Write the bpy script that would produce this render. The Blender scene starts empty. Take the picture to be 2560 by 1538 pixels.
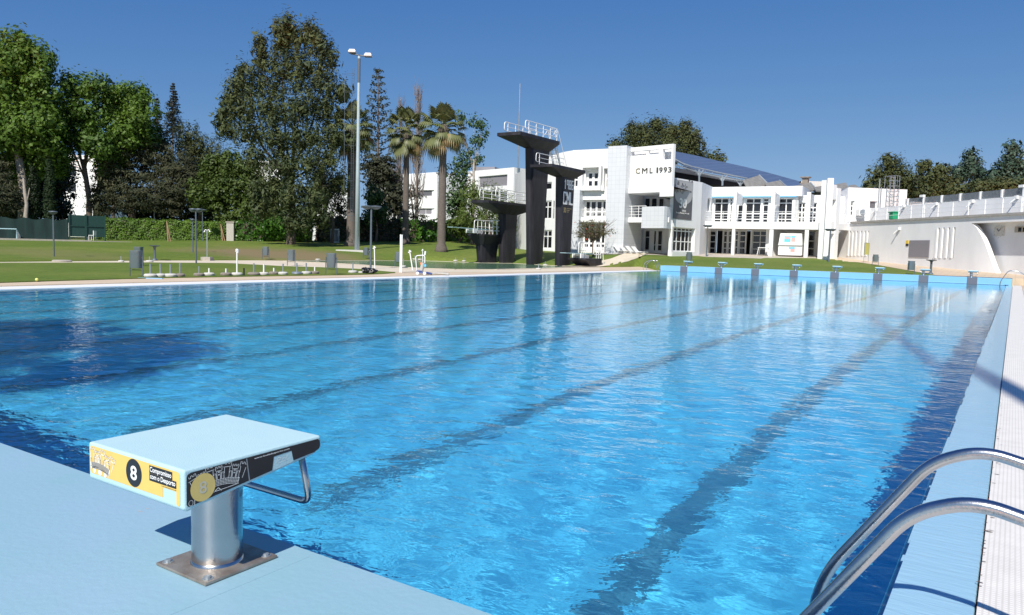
import bpy, bmesh, math, random
import numpy as np
from mathutils import Matrix, Vector
from mathutils.bvhtree import BVHTree
S = bpy.context.scene
rnd = random.Random(7)
# ------------------------------------------------------------------ camera
FP, YAW, PIT, ROL = 1905.17, .58125, .07919, .02692        # focal length in photo pixels, angles in radians
CP = Vector((.3485, -1.7277, 1.4201))
F = Vector((-math.sin(YAW)*math.cos(PIT), math.cos(YAW)*math.cos(PIT), -math.sin(PIT)))
_R = Vector((math.cos(YAW), math.sin(YAW), 0)); _U = _R.cross(F)
RT = _R*math.cos(ROL)+_U*math.sin(ROL); UP = -_R*math.sin(ROL)+_U*math.cos(ROL)
cd = bpy.data.cameras.new('camera'); cam = bpy.data.objects.new('camera', cd); S.collection.objects.link(cam)
cam.matrix_world = Matrix(((RT.x, UP.x, -F.x, CP.x), (RT.y, UP.y, -F.y, CP.y), (RT.z, UP.z, -F.z, CP.z), (0, 0, 0, 1)))
cd.sensor_width = 36; cd.lens = FP/2560*36; cd.clip_start = .05; cd.clip_end = 6000; S.camera = cam
# ------------------------------------------------------------------ world, sun, exposure
LD = Vector((-.25, .95, -1.0)).normalized()                # direction the sunlight travels
W = bpy.data.worlds.new('World'); S.world = W; W.use_nodes = True
bg = W.node_tree.nodes['Background']; sk = W.node_tree.nodes.new('ShaderNodeTexSky'); sk.sky_type = 'NISHITA'
sk.sun_disc = False; sk.sun_elevation = math.asin(-LD.z); sk.sun_rotation = math.atan2(-LD.x, -LD.y)
sk.air_density = 1.0; sk.dust_density = 0.0; sk.ozone_density = 3.0; sk.altitude = 0
_n = W.node_tree.nodes; _l = W.node_tree.links
_tc = _n.new('ShaderNodeTexCoord'); _mp = _n.new('ShaderNodeMapping'); _mp.inputs['Location'].default_value = (0, 0, .2); _mp.inputs['Scale'].default_value = (1, 1, .8)
_l.new(_tc.outputs['Generated'], _mp.inputs[0]); _l.new(_mp.outputs[0], sk.inputs[0])
_sp = _n.new('ShaderNodeSeparateColor'); _cb = _n.new('ShaderNodeCombineColor'); _l.new(sk.outputs[0], _sp.inputs[0])
for _i, (_k, _p) in enumerate([(.436, 2.2), (.619, 1.4), (1.60, .7)]):      # a deeper, dry-air blue
    _a = _n.new('ShaderNodeMath'); _a.operation = 'POWER'; _a.inputs[1].default_value = _p; _b = _n.new('ShaderNodeMath'); _b.operation = 'MULTIPLY'; _b.inputs[1].default_value = _k
    _l.new(_sp.outputs[_i], _a.inputs[0]); _l.new(_a.outputs[0], _b.inputs[0]); _l.new(_b.outputs[0], _cb.inputs[_i])
_l.new(_cb.outputs[0], bg.inputs[0]); bg.inputs[1].default_value = .10
sd = bpy.data.lights.new('sun', 'SUN'); so = bpy.data.objects.new('sun', sd); S.collection.objects.link(so)
so.rotation_euler = LD.to_track_quat('-Z', 'Y').to_euler(); sd.energy = 4.8; sd.angle = math.radians(.5); sd.color = (1, .95, .87)
sd.cycles.is_caustics_light = True                         # sunlight is refracted through the pool's surface
S.view_settings.view_transform = 'Standard'; S.view_settings.look = 'None'; S.view_settings.exposure = .32; S.view_settings.gamma = 1
S.cycles.max_bounces = 8; S.cycles.diffuse_bounces = 4; S.cycles.glossy_bounces = 4; S.cycles.transmission_bounces = 6
S.cycles.transparent_max_bounces = 8; S.cycles.caustics_reflective = True; S.cycles.caustics_refractive = True
S.cycles.use_denoising = True; S.cycles.sample_clamp_indirect = 4; S.render.film_transparent = False
S.cycles.use_adaptive_sampling = False

# ------------------------------------------------------------------ helpers
def ray(u, v): return F+RT*((u-1280)/FP)-UP*((v-769)/FP)
def at(u, v, Z): return CP+ray(u, v)*Z                     # the place seen at photo pixel u, v, at depth Z
def on(u, v, z):                                           # ... on the level z
    d = ray(u, v); return CP+d*((z-CP.z)/d.z)
def hor(u): return 539.5+.02695*(u+1624)
def dep(p): return (Vector(p)-CP).dot(F)
def px(p):
    d = Vector(p)-CP; k = d.dot(F); return (1280+FP*d.dot(RT)/k, 769-FP*d.dot(UP)/k)
def col(u, Z): p = at(u, hor(u), Z); return Vector((p.x, p.y, 0))

def lerp(a, b, t): return a+(b-a)*t
def interp(x, pts):
    if x <= pts[0][0]: return pts[0][1]
    for (a, b), (c, d) in zip(pts, pts[1:]):
        if x <= c: return b+(d-b)*(x-a)/(c-a)
    return pts[-1][1]

def tag(o, label=None, cat=None, group=None, kind=None):
    if label: o['label'] = label
    if cat: o['category'] = cat
    if group: o['group'] = group
    if kind: o['kind'] = kind
    return o
def thing(name, loc, rz=0, label=None, cat=None, group=None):
    o = bpy.data.objects.new(name, None); S.collection.objects.link(o); o.empty_display_size = .2
    o.location = loc; o.rotation_euler = (0, 0, rz); return tag(o, label, cat, group)

def bx(x0, x1, y0, y1, z0, z1):
    v = [(x, y, z) for z in (z0, z1) for y in (y0, y1) for x in (x0, x1)]
    f = [(0, 2, 3, 1), (4, 5, 7, 6), (0, 1, 5, 4), (2, 6, 7, 3), (0, 4, 6, 2), (1, 3, 7, 5)]
    return v, f
class MB:
    def __init__(s): s.v = []; s.f = []; s.m = []
    def add(s, v, f, m=0):
        n = len(s.v); s.v += [tuple(p) for p in v]; s.f += [tuple(i+n for i in q) for q in f]; s.m += [m]*len(f); return s
    def box(s, x0, x1, y0, y1, z0, z1, m=0):
        return s.add(*bx(min(x0, x1), max(x0, x1), min(y0, y1), max(y0, y1), min(z0, z1), max(z0, z1)), m)
    def tube(s, pts, r, n=8, m=0, cap=True, r2=None):
        pts = [Vector(p) for p in pts]; R = []; k = len(pts)
        t0 = (pts[1]-pts[0]).normalized(); a = t0.orthogonal().normalized()
        if abs(t0.z) < .9: a = (Vector((0, 0, 1))-t0*t0.z).normalized()
        vs = []
        for i, p in enumerate(pts):
            t = (pts[min(i+1, k-1)]-pts[max(i-1, 0)]).normalized()
            a = (a-t*a.dot(t)).normalized(); b = t.cross(a)
            if isinstance(r, (list, tuple)): rr = r[i]
            else: rr = r if r2 is None else r+(r2-r)*i/(k-1)
            vs += [p+(a*math.cos(2*math.pi*j/n)+b*math.sin(2*math.pi*j/n))*rr for j in range(n)]
        fs = [(i*n+j, i*n+(j+1) % n, (i+1)*n+(j+1) % n, (i+1)*n+j) for i in range(k-1) for j in range(n)]
        if cap: fs += [tuple(range(n-1, -1, -1)), tuple((k-1)*n+j for j in range(n))]
        return s.add(vs, fs, m)
    def lathe(s, prof, c=(0, 0, 0), n=20, m=0):            # prof: (radius, z)
        vs = [(c[0]+r*math.cos(2*math.pi*j/n), c[1]+r*math.sin(2*math.pi*j/n), c[2]+z) for r, z in prof for j in range(n)]
        k = len(prof)
        fs = [(i*n+j, i*n+(j+1) % n, (i+1)*n+(j+1) % n, (i+1)*n+j) for i in range(k-1) for j in range(n)]
        fs += [tuple(range(n-1, -1, -1)), tuple((k-1)*n+j for j in range(n))]
        return s.add(vs, fs, m)
    def prism(s, poly, z0, z1, m=0):                       # poly: x, y pairs
        n = len(poly); vs = [(p[0], p[1], z0) for p in poly]+[(p[0], p[1], z1) for p in poly]
        return s.add(vs, [tuple(range(n-1, -1, -1)), tuple(range(n, 2*n))]+[(i, (i+1) % n, n+(i+1) % n, n+i) for i in range(n)], m)
    def build(s, name, mats, parent=None, smooth=False, bevel=0, org=None, seg=2):
        me = bpy.data.meshes.new(name); v = s.v
        if org is not None: v = [(p[0]-org[0], p[1]-org[1], p[2]-org[2]) for p in v]
        me.from_pydata(v, [], s.f)
        for m in (mats if isinstance(mats, (list, tuple)) else [mats]): me.materials.append(m)
        if any(s.m): me.polygons.foreach_set('material_index', s.m)
        o = bpy.data.objects.new(name, me); S.collection.objects.link(o)
        b = bmesh.new(); b.from_mesh(me); bmesh.ops.recalc_face_normals(b, faces=b.faces); b.to_mesh(me); b.free()
        if smooth: me.shade_smooth() if smooth is True else me.shade_smooth()
        if smooth == 'auto': me.set_sharp_from_angle(angle=math.radians(35))
        if parent: o.parent = parent
        if bevel:
            q = o.modifiers.new('bevel', 'BEVEL'); q.width = bevel; q.segments = seg; q.limit_method = 'ANGLE'; q.angle_limit = math.radians(40)
        return o
def copy_tree(o, parent=None):
    c = o.copy(); S.collection.objects.link(c)
    if parent: c.parent = parent
    for ch in list(o.children): copy_tree(ch, c)
    return c
def arc(pts, r, n=5):                                      # round the corners of a polyline
    pts = [Vector(p) for p in pts]; out = [pts[0]]
    for a, b, c in zip(pts, pts[1:], pts[2:]):
        d1 = (a-b); d2 = (c-b); q = min(r, d1.length*.45, d2.length*.45); p1 = b+d1.normalized()*q; p2 = b+d2.normalized()*q
        for i in range(n+1):
            t = i/n; out.append(p1*(1-t)**2+b*2*t*(1-t)+p2*t*t)
    return out+[pts[-1]]

# ------------------------------------------------------------------ materials
def pm(name, c, rough=.6, metal=0, var=0., vscale=3., c2=None, bump=0., bscale=30., spec=.5, coord='Object', detail=6, vthr=None, stretch=None, sub=0.):
    m = bpy.data.materials.new(name); m.use_nodes = True; t = m.node_tree; b = t.nodes['Principled BSDF']
    b.inputs['Base Color'].default_value = (*c, 1); b.inputs['Roughness'].default_value = rough; b.inputs['Metallic'].default_value = metal
    b.inputs['Specular IOR Level'].default_value = spec
    tc = t.nodes.new('ShaderNodeTexCoord'); mp = t.nodes.new('ShaderNodeMapping'); t.links.new(tc.outputs[coord], mp.inputs[0])
    if stretch: mp.inputs['Scale'].default_value = stretch
    if var or c2:
        n = t.nodes.new('ShaderNodeTexNoise'); n.inputs['Scale'].default_value = vscale; n.inputs['Detail'].default_value = detail; n.inputs['Roughness'].default_value = .6
        r = t.nodes.new('ShaderNodeMapRange'); lo, hi = vthr or (.3, .7); r.inputs[1].default_value = lo; r.inputs[2].default_value = hi
        x = t.nodes.new('ShaderNodeMix'); x.data_type = 'RGBA'
        a1 = c; a2 = c2 if c2 else tuple(k*(1-var) for k in c)
        x.inputs[6].default_value = (*a1, 1); x.inputs[7].default_value = (*a2, 1)
        t.links.new(mp.outputs[0], n.inputs[0]); t.links.new(n.outputs[0], r.inputs[0]); t.links.new(r.outputs[0], x.inputs[0]); t.links.new(x.outputs[2], b.inputs['Base Color'])
    if bump:
        n2 = t.nodes.new('ShaderNodeTexNoise'); n2.inputs['Scale'].default_value = bscale; n2.inputs['Detail'].default_value = 4
        bp = t.nodes.new('ShaderNodeBump'); bp.inputs['Strength'].default_value = bump; bp.inputs['Distance'].default_value = .02
        t.links.new(mp.outputs[0], n2.inputs[0]); t.links.new(n2.outputs[0], bp.inputs['Height']); t.links.new(bp.outputs[0], b.inputs['Normal'])
    return m
def brick_on(m, c, c2, sx, sy, mortar=.01, axes=('X', 'Z'), off=0.):      # tile joints over a material, in object space
    t = m.node_tree; b = t.nodes['Principled BSDF']; tc = t.nodes.new('ShaderNodeTexCoord'); sep = t.nodes.new('ShaderNodeSeparateXYZ'); cb = t.nodes.new('ShaderNodeCombineXYZ')
    t.links.new(tc.outputs['Object'], sep.inputs[0]); t.links.new(sep.outputs[axes[0]], cb.inputs[0]); t.links.new(sep.outputs[axes[1]], cb.inputs[1])
    k = t.nodes.new('ShaderNodeTexBrick'); k.offset = off; k.inputs['Scale'].default_value = 1; k.inputs['Brick Width'].default_value = sx; k.inputs['Row Height'].default_value = sy
    k.inputs['Mortar Size'].default_value = mortar; k.inputs['Mortar Smooth'].default_value = .1; k.inputs['Color1'].default_value = (1, 1, 1, 1); k.inputs['Color2'].default_value = (.98, .98, .98, 1); k.inputs['Mortar'].default_value = (*c2, 1)
    t.links.new(cb.outputs[0], k.inputs[0]); x = t.nodes.new('ShaderNodeMix'); x.data_type = 'RGBA'; x.blend_type = 'MULTIPLY'; x.inputs[0].default_value = 1
    src = b.inputs['Base Color'].links[0].from_socket if b.inputs['Base Color'].links else None
    if src: t.links.new(src, x.inputs[6])
    else: x.inputs[6].default_value = (*c, 1)
    t.links.new(k.outputs[0], x.inputs[7]); t.links.new(x.outputs[2], b.inputs['Base Color']); return m
def leafm(name, c, c2, tr=.25, rough=.55, dead=None):
    m = pm(name, c, rough, c2=c2, vscale=.9, detail=3, vthr=(.35, .65), spec=.3)
    t = m.node_tree; b = t.nodes['Principled BSDF']; out = t.nodes['Material Output']
    src = b.inputs['Base Color'].links[0].from_socket
    d = t.nodes.new('ShaderNodeBsdfTranslucent'); mx = t.nodes.new('ShaderNodeMixShader'); mx.inputs[0].default_value = tr
    t.links.new(src, d.inputs[0]); t.links.new(b.outputs[0], mx.inputs[1]); t.links.new(d.outputs[0], mx.inputs[2]); t.links.new(mx.outputs[0], out.inputs[0])
    return m
M = dict(
 white=pm('white_render', (.80, .80, .79), .75, var=.13, vscale=.8, stretch=(1, 1, .22), vthr=(.42, .8), bump=.15, bscale=25),
 whitewall=pm('weathered_white_wall', (.80, .80, .80), .8, var=.14, vscale=.5, stretch=(1, 1, .35), bump=.2, bscale=30),
 tilew=pm('white_wall_tile', (.62, .64, .66), .3, var=.06, vscale=1.5),
 wpaint=pm('white_paint', (.78, .78, .77), .35),
 wpvc=pm('white_window_frame', (.75, .75, .73), .4),
 glass=pm('dark_window_glass', (.012, .014, .018), .06, spec=.6),
 glass2=pm('shuttered_window', (.12, .12, .13), .4),
 black=pm('black_painted_concrete', (.0165, .0155, .021), .55, c2=(.042, .040, .045), vscale=1.6, vthr=(.45, .75), stretch=(1, 1, .18), spec=.3, bump=.12, bscale=20),
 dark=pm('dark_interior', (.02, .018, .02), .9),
 steel=pm('stainless_steel', (.50, .51, .53), .24, 1, var=.22, vscale=5, bump=.04, bscale=90),
 galv=pm('galvanised_steel', (.38, .42, .45), .45, .6, var=.2, vscale=6),
 grey=pm('grey_metal_paint', (.12, .15, .18), .5, .2, var=.2, vscale=5),
 binm=pm('grey_bin_metal', (.17, .21, .24), .5, .3, c2=(.28, .25, .20), vscale=4, vthr=(.52, .72)),
 mast=pm('pale_mast_paint', (.42, .50, .52), .45, .1, var=.12, vscale=2),
 conc=pm('concrete', (.42, .38, .32), .9, var=.25, vscale=6, bump=.3),
 concw=pm('white_concrete', (.62, .60, .56), .85, var=.25, vscale=9, bump=.3),
 concb=pm('brown_concrete', (.30, .26, .22), .9, var=.4, vscale=9, bump=.3),
 bluetop=pm('pale_blue_grp', (.44, .62, .65), .6, c2=(.41, .60, .65), vscale=9, bump=.2, bscale=260),
 poolblue=pm('pool_blue_paint', (.21, .46, .67), .5, var=.05, vscale=2),
 deckblue=pm('light_blue_deck_paint', (.235, .415, .475), .5, c2=(.275, .42, .53), vscale=1.1, bump=.08, bscale=40),
 stripe=pm('dark_lane_tile', (.13, .14, .17), .4),
 blackv=pm('black_vinyl', (.015, .015, .018), .35, var=.3, vscale=10),
 yellow=pm('yellow_vinyl', (.76, .51, .13), .45, var=.08, vscale=20),
 sticker=pm('white_vinyl', (.80, .79, .76), .5),
 rust=pm('worn_steel_plate', (.40, .35, .30), .45, .6, c2=(.24, .18, .14), vscale=12, vthr=(.4, .7), bump=.15, bscale=60),
 bag=pm('black_plastic', (.012, .012, .014), .3, bump=.6, bscale=18),
 bluep=pm('blue_plastic', (.03, .06, .22), .45),
 orange=pm('orange_plastic', (.7, .2, .08), .5),
 green=pm('green_plastic', (.01, .28, .12), .45),
 gfence=pm('dark_green_netting', (.008, .035, .032), .9, var=.5, vscale=1.5, stretch=(3, 3, .4)),
 ggate=pm('green_metal', (.02, .06, .05), .5),
 wood=pm('pine_post', (.34, .22, .12), .8, var=.3, vscale=5),
 bark=pm('bark', (.16, .12, .09), .9, c2=(.08, .06, .05), vscale=5, stretch=(1, 1, .3), bump=.6, bscale=20),
 palmbark=pm('palm_bark', (.17, .14, .12), .95, c2=(.09, .075, .065), vscale=7, stretch=(.5, .5, 3), bump=.8, bscale=14),
 barkpale=pm('pale_bark', (.38, .33, .27), .85, c2=(.22, .19, .16), vscale=4, bump=.3),
 twig=pm('bare_twigs', (.24, .20, .18), .9),
 solar=pm('solar_panel', (.085, .11, .17), .3, var=.1, vscale=1, spec=.5),
 roofmetal=pm('weathered_panel_backs', (.24, .23, .21), .7, var=.35, vscale=3),
 gold=pm('brass_lettering', (.30, .24, .12), .4, .5),
 letter=pm('dark_bronze_letter', (.09, .08, .06), .5, .3),
 yboard=pm('olive_yellow_board', (.36, .34, .09), .6),
 board=pm('grey_wall_board', (.22, .21, .23), .7),
 banner=pm('grey_banner_print', (.10, .10, .11), .6, var=.2, vscale=1.5),
 bannerl=pm('pale_banner_print', (.42, .42, .42), .6, var=.1, vscale=2),
 skyblue=pm('sky_blue_print', (.12, .48, .75), .5), pink=pm('pink_print', (.75, .35, .33), .5),
 awnb=pm('blue_trim', (.16, .42, .62), .5), ball=pm('yellow_ball', (.75, .75, .2), .6), stone=pm('stone', (.5, .47, .42), .8, var=.3, vscale=12, bump=.5))
brick_on(M['tilew'], None, (.78, .80, .82), .40, .40, .012)
brick_on(M['solar'], None, (1.9, 1.8, 1.6), 1.0, 1.65, .035, axes=('X', 'Y'))
# ------------------------------------------------------------------ water, pool basin
PW, PL, PD = 20.9, 50.0, 2.0
tile = pm('pool_tile', (.115, .565, .80), .4, c2=(.09, .51, .78), vscale=.5, vthr=(.35, .65))
lane = pm('lane_marking_tile', (.06, .23, .345), .4)
def sheet(name, pts, z, m, kind='structure', parent=None):
    mb = MB(); mb.add([(p[0], p[1], z) for p in pts], [tuple(range(len(pts)))])
    o = mb.build(name, m, parent)
    return tag(o, kind=kind) if kind else o
basin = MB()
basin.add([(-PW, 0, -PD), (0, 0, -PD), (0, PL, -PD), (-PW, PL, -PD), (-PW, 0, -.02), (0, 0, -.03), (0, PL, -.03), (-PW, PL, -.02)],
          [(0, 1, 2, 3), (1, 2, 6, 5), (0, 3, 7, 4), (0, 1, 5, 4), (3, 2, 6, 7)])
bo = tag(basin.build('pool_basin', tile), kind='structure'); bo.cycles.is_caustics_receiver = True
lm = MB()
for k in range(8):
    x = -1.72-2.5*k; lm.box(x-.125, x+.125, 2.3, 48, -PD+.004, -PD+.012)
lo = tag(lm.build('lane_markings', lane), kind='structure'); lo.cycles.is_caustics_receiver = True
wm = bpy.data.materials.new('pool_water'); wm.use_nodes = True; t = wm.node_tree; t.nodes.clear()
out = t.nodes.new('ShaderNodeOutputMaterial'); g = t.nodes.new('ShaderNodeBsdfGlass'); g.inputs['IOR'].default_value = 1.333; g.inputs['Roughness'].default_value = 0.0
g.inputs['Color'].default_value = (.90, .985, 1, 1)
tc = t.nodes.new('ShaderNodeTexCoord')
def wn(scale, stretch, rot, detail):
    mp = t.nodes.new('ShaderNodeMapping'); mp.inputs['Scale'].default_value = stretch; mp.inputs['Rotation'].default_value = (0, 0, rot)
    n = t.nodes.new('ShaderNodeTexNoise'); n.inputs['Scale'].default_value = scale; n.inputs['Detail'].default_value = detail; n.inputs['Roughness'].default_value = .5; n.inputs['Distortion'].default_value = .4
    t.links.new(tc.outputs['Object'], mp.inputs[0]); t.links.new(mp.outputs[0], n.inputs[0]); return n
n1 = wn(1.8, (1, 1.25, 1), -.45, 2); n2 = wn(8.0, (.85, 1.25, 1), -.5, 3); n3 = wn(.35, (1, 1, 1), 0, 2)
b1 = t.nodes.new('ShaderNodeBump'); b1.inputs['Distance'].default_value = .035; b1.inputs['Strength'].default_value = .8
b2 = t.nodes.new('ShaderNodeBump'); b2.inputs['Distance'].default_value = .0125; b2.inputs['Strength'].default_value = 1
mr = t.nodes.new('ShaderNodeMapRange'); mr.inputs[1].default_value = .35; mr.inputs[2].default_value = .7; mr.inputs[3].default_value = .35; mr.inputs[4].default_value = 1.15   # calm and ruffled patches
sy = t.nodes.new('ShaderNodeSeparateXYZ'); t.links.new(tc.outputs['Object'], sy.inputs[0])            # sheltered, calmer water towards the far wall
ry = t.nodes.new('ShaderNodeMapRange'); ry.interpolation_type = 'SMOOTHERSTEP'; ry.inputs[1].default_value = -2; ry.inputs[2].default_value = 34; ry.inputs[3].default_value = 1.15; ry.inputs[4].default_value = .20
t.links.new(sy.outputs['Y'], ry.inputs[0]); ml = t.nodes.new('ShaderNodeMath'); ml.operation = 'MULTIPLY'
t.links.new(n3.outputs[0], mr.inputs[0]); t.links.new(mr.outputs[0], ml.inputs[0]); t.links.new(ry.outputs[0], ml.inputs[1]); t.links.new(ml.outputs[0], b2.inputs['Strength'])
m1 = t.nodes.new('ShaderNodeMath'); m1.operation = 'MULTIPLY'; m1.inputs[1].default_value = .55; t.links.new(ry.outputs[0], m1.inputs[0]); t.links.new(m1.outputs[0], b1.inputs['Strength'])
t.links.new(n1.outputs[0], b1.inputs['Height']); t.links.new(n2.outputs[0], b2.inputs['Height']); t.links.new(b1.outputs[0], b2.inputs['Normal']); t.links.new(b2.outputs[0], g.inputs['Normal'])
t.links.new(g.outputs[0], out.inputs[0])
def wave(x, y, amp):                                      # gentle real swell; it focuses the sunlight on the floor
    h = 0
    for k, (a, l, d, p) in enumerate([(1, .62, .4, 0), (.8, .47, 1.9, 1), (.7, .38, 2.7, 2), (.6, .31, .9, 4), (.5, .26, 1.4, 3), (.45, .22, 2.3, 5), (.35, .17, .1, 1.5)]):
        q = 2*math.pi/l; h = h+a*l*np.sin(q*(x*math.cos(d)+y*math.sin(d))+p+1.3*np.sin(x*.9+k)+1.1*np.sin(y*.8-k*2))
    return h*amp
ys_ = []; y_ = 0.0
while y_ < PL: ys_.append(y_); y_ += .045 if y_ < 9 else .045+(y_-9)*.012
ys_.append(PL); xs_ = np.linspace(-PW-.02, 0, 360); yy = np.array(ys_); XX, YY = np.meshgrid(xs_, yy)
fade = np.clip((16-YY)/10, 0, 1)*np.clip(YY/.3, 0, 1)*np.clip(-XX/.3, 0, 1); ZZ = wave(XX, YY, .0030)*fade
nx_, ny_ = len(xs_), len(yy); me = bpy.data.meshes.new('pool_water'); me.vertices.add(nx_*ny_); me.vertices.foreach_set('co', np.stack([XX, YY, ZZ], -1).astype(np.float32).ravel())
ii, jj = np.meshgrid(np.arange(nx_-1), np.arange(ny_-1)); b0_ = (jj*nx_+ii).ravel(); fa = np.stack([b0_, b0_+1, b0_+1+nx_, b0_+nx_], -1).astype(np.int32); nf_ = len(fa)
me.loops.add(nf_*4); me.loops.foreach_set('vertex_index', fa.ravel()); me.polygons.add(nf_); me.polygons.foreach_set('loop_start', np.arange(0, nf_*4, 4, dtype=np.int32)); me.polygons.foreach_set('loop_total', np.full(nf_, 4, dtype=np.int32))
me.materials.append(wm); me.update(calc_edges=True); me.shade_smooth(); wo = bpy.data.objects.new('pool_water', me); S.collection.objects.link(wo); tag(wo, kind='structure'); wo.cycles.is_caustics_caster = True

# ------------------------------------------------------------------ right hand overflow deck, grating, paving
wet = pm('wet_blue_deck', (.30, .50, .63), .12, var=.05, vscale=2, bump=.25, bscale=14, stretch=(.4, 2.2, 1))
tag(MB().box(-.02, .304, 0, PL, -.6, .0).build('overflow_deck', wet, bevel=.01), kind='structure')
gr = pm('white_grating', (.80, .77, .72), .6, var=.12, vscale=6); brick_on(gr, None, (.80, .79, .77), .022, .022, .004, axes=('X', 'Y'))
tag(MB().box(.31, .72, -3, PL, -.6, .012).build('overflow_grating', gr), kind='structure')
pav = pm('beige_paving', (.62, .49, .35), .85, c2=(.52, .41, .29), vscale=.7, bump=.15, bscale=40)
brick_on(pav, None, (.80, .78, .74), .4, .4, .012, axes=('X', 'Y'))
pavw = pm('pale_paving', (.64, .56, .43), .85, c2=(.56, .48, .36), vscale=.6, bump=.15, bscale=40)
tag(MB().box(.726, 14, -6, 52, -.6, .02).build('side_paving', pav), kind='structure')
grime = pm('dark_grime', (.10, .06, .04), .9)
gm = MB(); r_ = random.Random(3)
for k in range(150):
    y = 1.2+r_.random()**1.6*22; x = .306+abs(r_.gauss(0, .012))+(.02 if r_.random() < .25 else 0); a = r_.uniform(.002, .006); l = a*r_.uniform(1, 4)
    gm.add([(x+math.cos(q)*l*r_.uniform(.6, 1.1), y+math.sin(q)*a*r_.uniform(.6, 1.1), .0165) for q in [i*math.pi/4 for i in range(8)]], [tuple(range(8))])
tag(gm.build('joint_grime', grime), kind='stuff')
# ------------------------------------------------------------------ near starting wall (with a faint bay joint) and far starting wall
nw = MB(); nw.box(-PW-.3, .25, -7, -.0, -.6, .378)
nw.box(-1.545, -1.541, -6.9, -.03, .3781, .3788)
no = tag(nw.build('near_starting_platform', M['deckblue'], bevel=.02, seg=3), kind='structure')
fw = MB(); fw.box(-PW-.05, .25, PL+.0, PL+1.3, -2, .381); fw.box(-PW-.0, .1, PL-.045, PL+.0, .005, .035)
tag(fw.build('far_starting_wall', M['poolblue'], bevel=.01), kind='structure')
st = MB()
for k in range(8):
    x = -1.69-2.5*k; st.box(x-.26, x+.26, PL-.006, PL+.01, .04, .383); st.box(x-.26, x+.26, PL-.05, PL+.01, -.001, .039)
    st.box(x-.26, x+.26, PL-.01, PL+.01, -1.2, -.003)
tag(st.build('lane_end_panels', M['stripe']), kind='structure')
mk = MB()
for (x, y, a, l, w_) in [(-2.374, -.128, .3, .014, .0025), (-2.378, -.096, .5, .008, .002), (-3.1, -.35, 1.1, .02, .002), (-2.7, -.62, .2, .012, .003), (-1.25, -.42, 2.2, .015, .002), (-3.6, -.2, .7, .03, .0015)]:
    c_, s_ = math.cos(a), math.sin(a); mk.add([(x+c_*p_*l-s_*q_*w_, y+s_*p_*l+c_*q_*w_, .3786) for p_, q_ in ((-1, 0), (-.3, -1), (.6, -.8), (1, 0), (.4, 1), (-.5, .7))], [(0, 1, 2, 3, 4, 5)])
tag(mk.build('deck_scuff_marks', pm('rusty_scuff', (.50, .40, .34), .8)), kind='stuff')
# left coping and decks
tag(MB().box(-PW-.95, -PW+.06, -6, PL-.05, -.6, .022).build('pool_coping', pm('white_coping', (.78, .77, .75), .6, var=.06, vscale=3), bevel=.01), kind='structure')
big = MB().box(-120, -PW-.955, -30, 95, -1, .045)
tag(big.build('pool_surround', pav), kind='structure')

# ------------------------------------------------------------------ lawns
grass = pm('lawn_grass', (.100, .150, .024), .9, c2=(.160, .185, .042), vscale=.16, vthr=(.4, .72), bump=.8, bscale=9, spec=.15)
def grassify(m, dry=None):
    t = m.node_tree; b = t.nodes['Principled BSDF']; src = b.inputs['Base Color'].links[0].from_socket
    n = t.nodes.new('ShaderNodeTexNoise'); n.inputs['Scale'].default_value = 3; n.inputs['Detail'].default_value = 9; n.inputs['Roughness'].default_value = .75
    tc = t.nodes.new('ShaderNodeTexCoord'); t.links.new(tc.outputs['Object'], n.inputs[0])
    x = t.nodes.new('ShaderNodeMix'); x.data_type = 'RGBA'; x.blend_type = 'MULTIPLY'; x.inputs[0].default_value = 1
    r = t.nodes.new('ShaderNodeMapRange'); r.inputs[1].default_value = .3; r.inputs[2].default_value = .7; r.inputs[3].default_value = .72; r.inputs[4].default_value = 1.25
    t.links.new(n.outputs[0], r.inputs[0]); t.links.new(src, x.inputs[6]); t.links.new(r.outputs[0], x.inputs[7]); last = x.outputs[2]
    for (cx, cy, rx, ry, c, amt) in dry or ():
        g = t.nodes.new('ShaderNodeVectorMath'); g.operation = 'SUBTRACT'; g.inputs[1].default_value = (cx, cy, 0)
        s = t.nodes.new('ShaderNodeVectorMath'); s.operation = 'MULTIPLY'; s.inputs[1].default_value = (1/rx, 1/ry, 0)
        l = t.nodes.new('ShaderNodeVectorMath'); l.operation = 'LENGTH'
        t.links.new(tc.outputs['Object'], g.inputs[0]); t.links.new(g.outputs[0], s.inputs[0]); t.links.new(s.outputs[0], l.inputs[0])
        n4 = t.nodes.new('ShaderNodeTexNoise'); n4.inputs['Scale'].default_value = .5; n4.inputs['Detail'].default_value = 5; t.links.new(tc.outputs['Object'], n4.inputs[0])
        ad = t.nodes.new('ShaderNodeMath'); ad.operation = 'ADD'; t.links.new(l.outputs['Value'], ad.inputs[0]); t.links.new(n4.outputs[0], ad.inputs[1])
        r2 = t.nodes.new('ShaderNodeMapRange'); r2.inputs[1].default_value = 1.6; r2.inputs[2].default_value = .9; r2.inputs[3].default_value = 0; r2.inputs[4].default_value = amt
        t.links.new(ad.outputs[0], r2.inputs[0]); x2 = t.nodes.new('ShaderNodeMix'); x2.data_type = 'RGBA'; x2.inputs[7].default_value = (*c, 1)
        t.links.new(last, x2.inputs[6]); t.links.new(r2.outputs[0], x2.inputs[0]); last = x2.outputs[2]
    t.links.new(last, b.inputs['Base Color']); return m
_d1 = col(700, 58); _d2 = col(150, 46)
grassify(grass, [(_d1.x, _d1.y, 9, 7, (.20, .155, .085), .95), (_d2.x, _d2.y, 9, 4, (.19, .17, .07), .5)])
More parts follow.
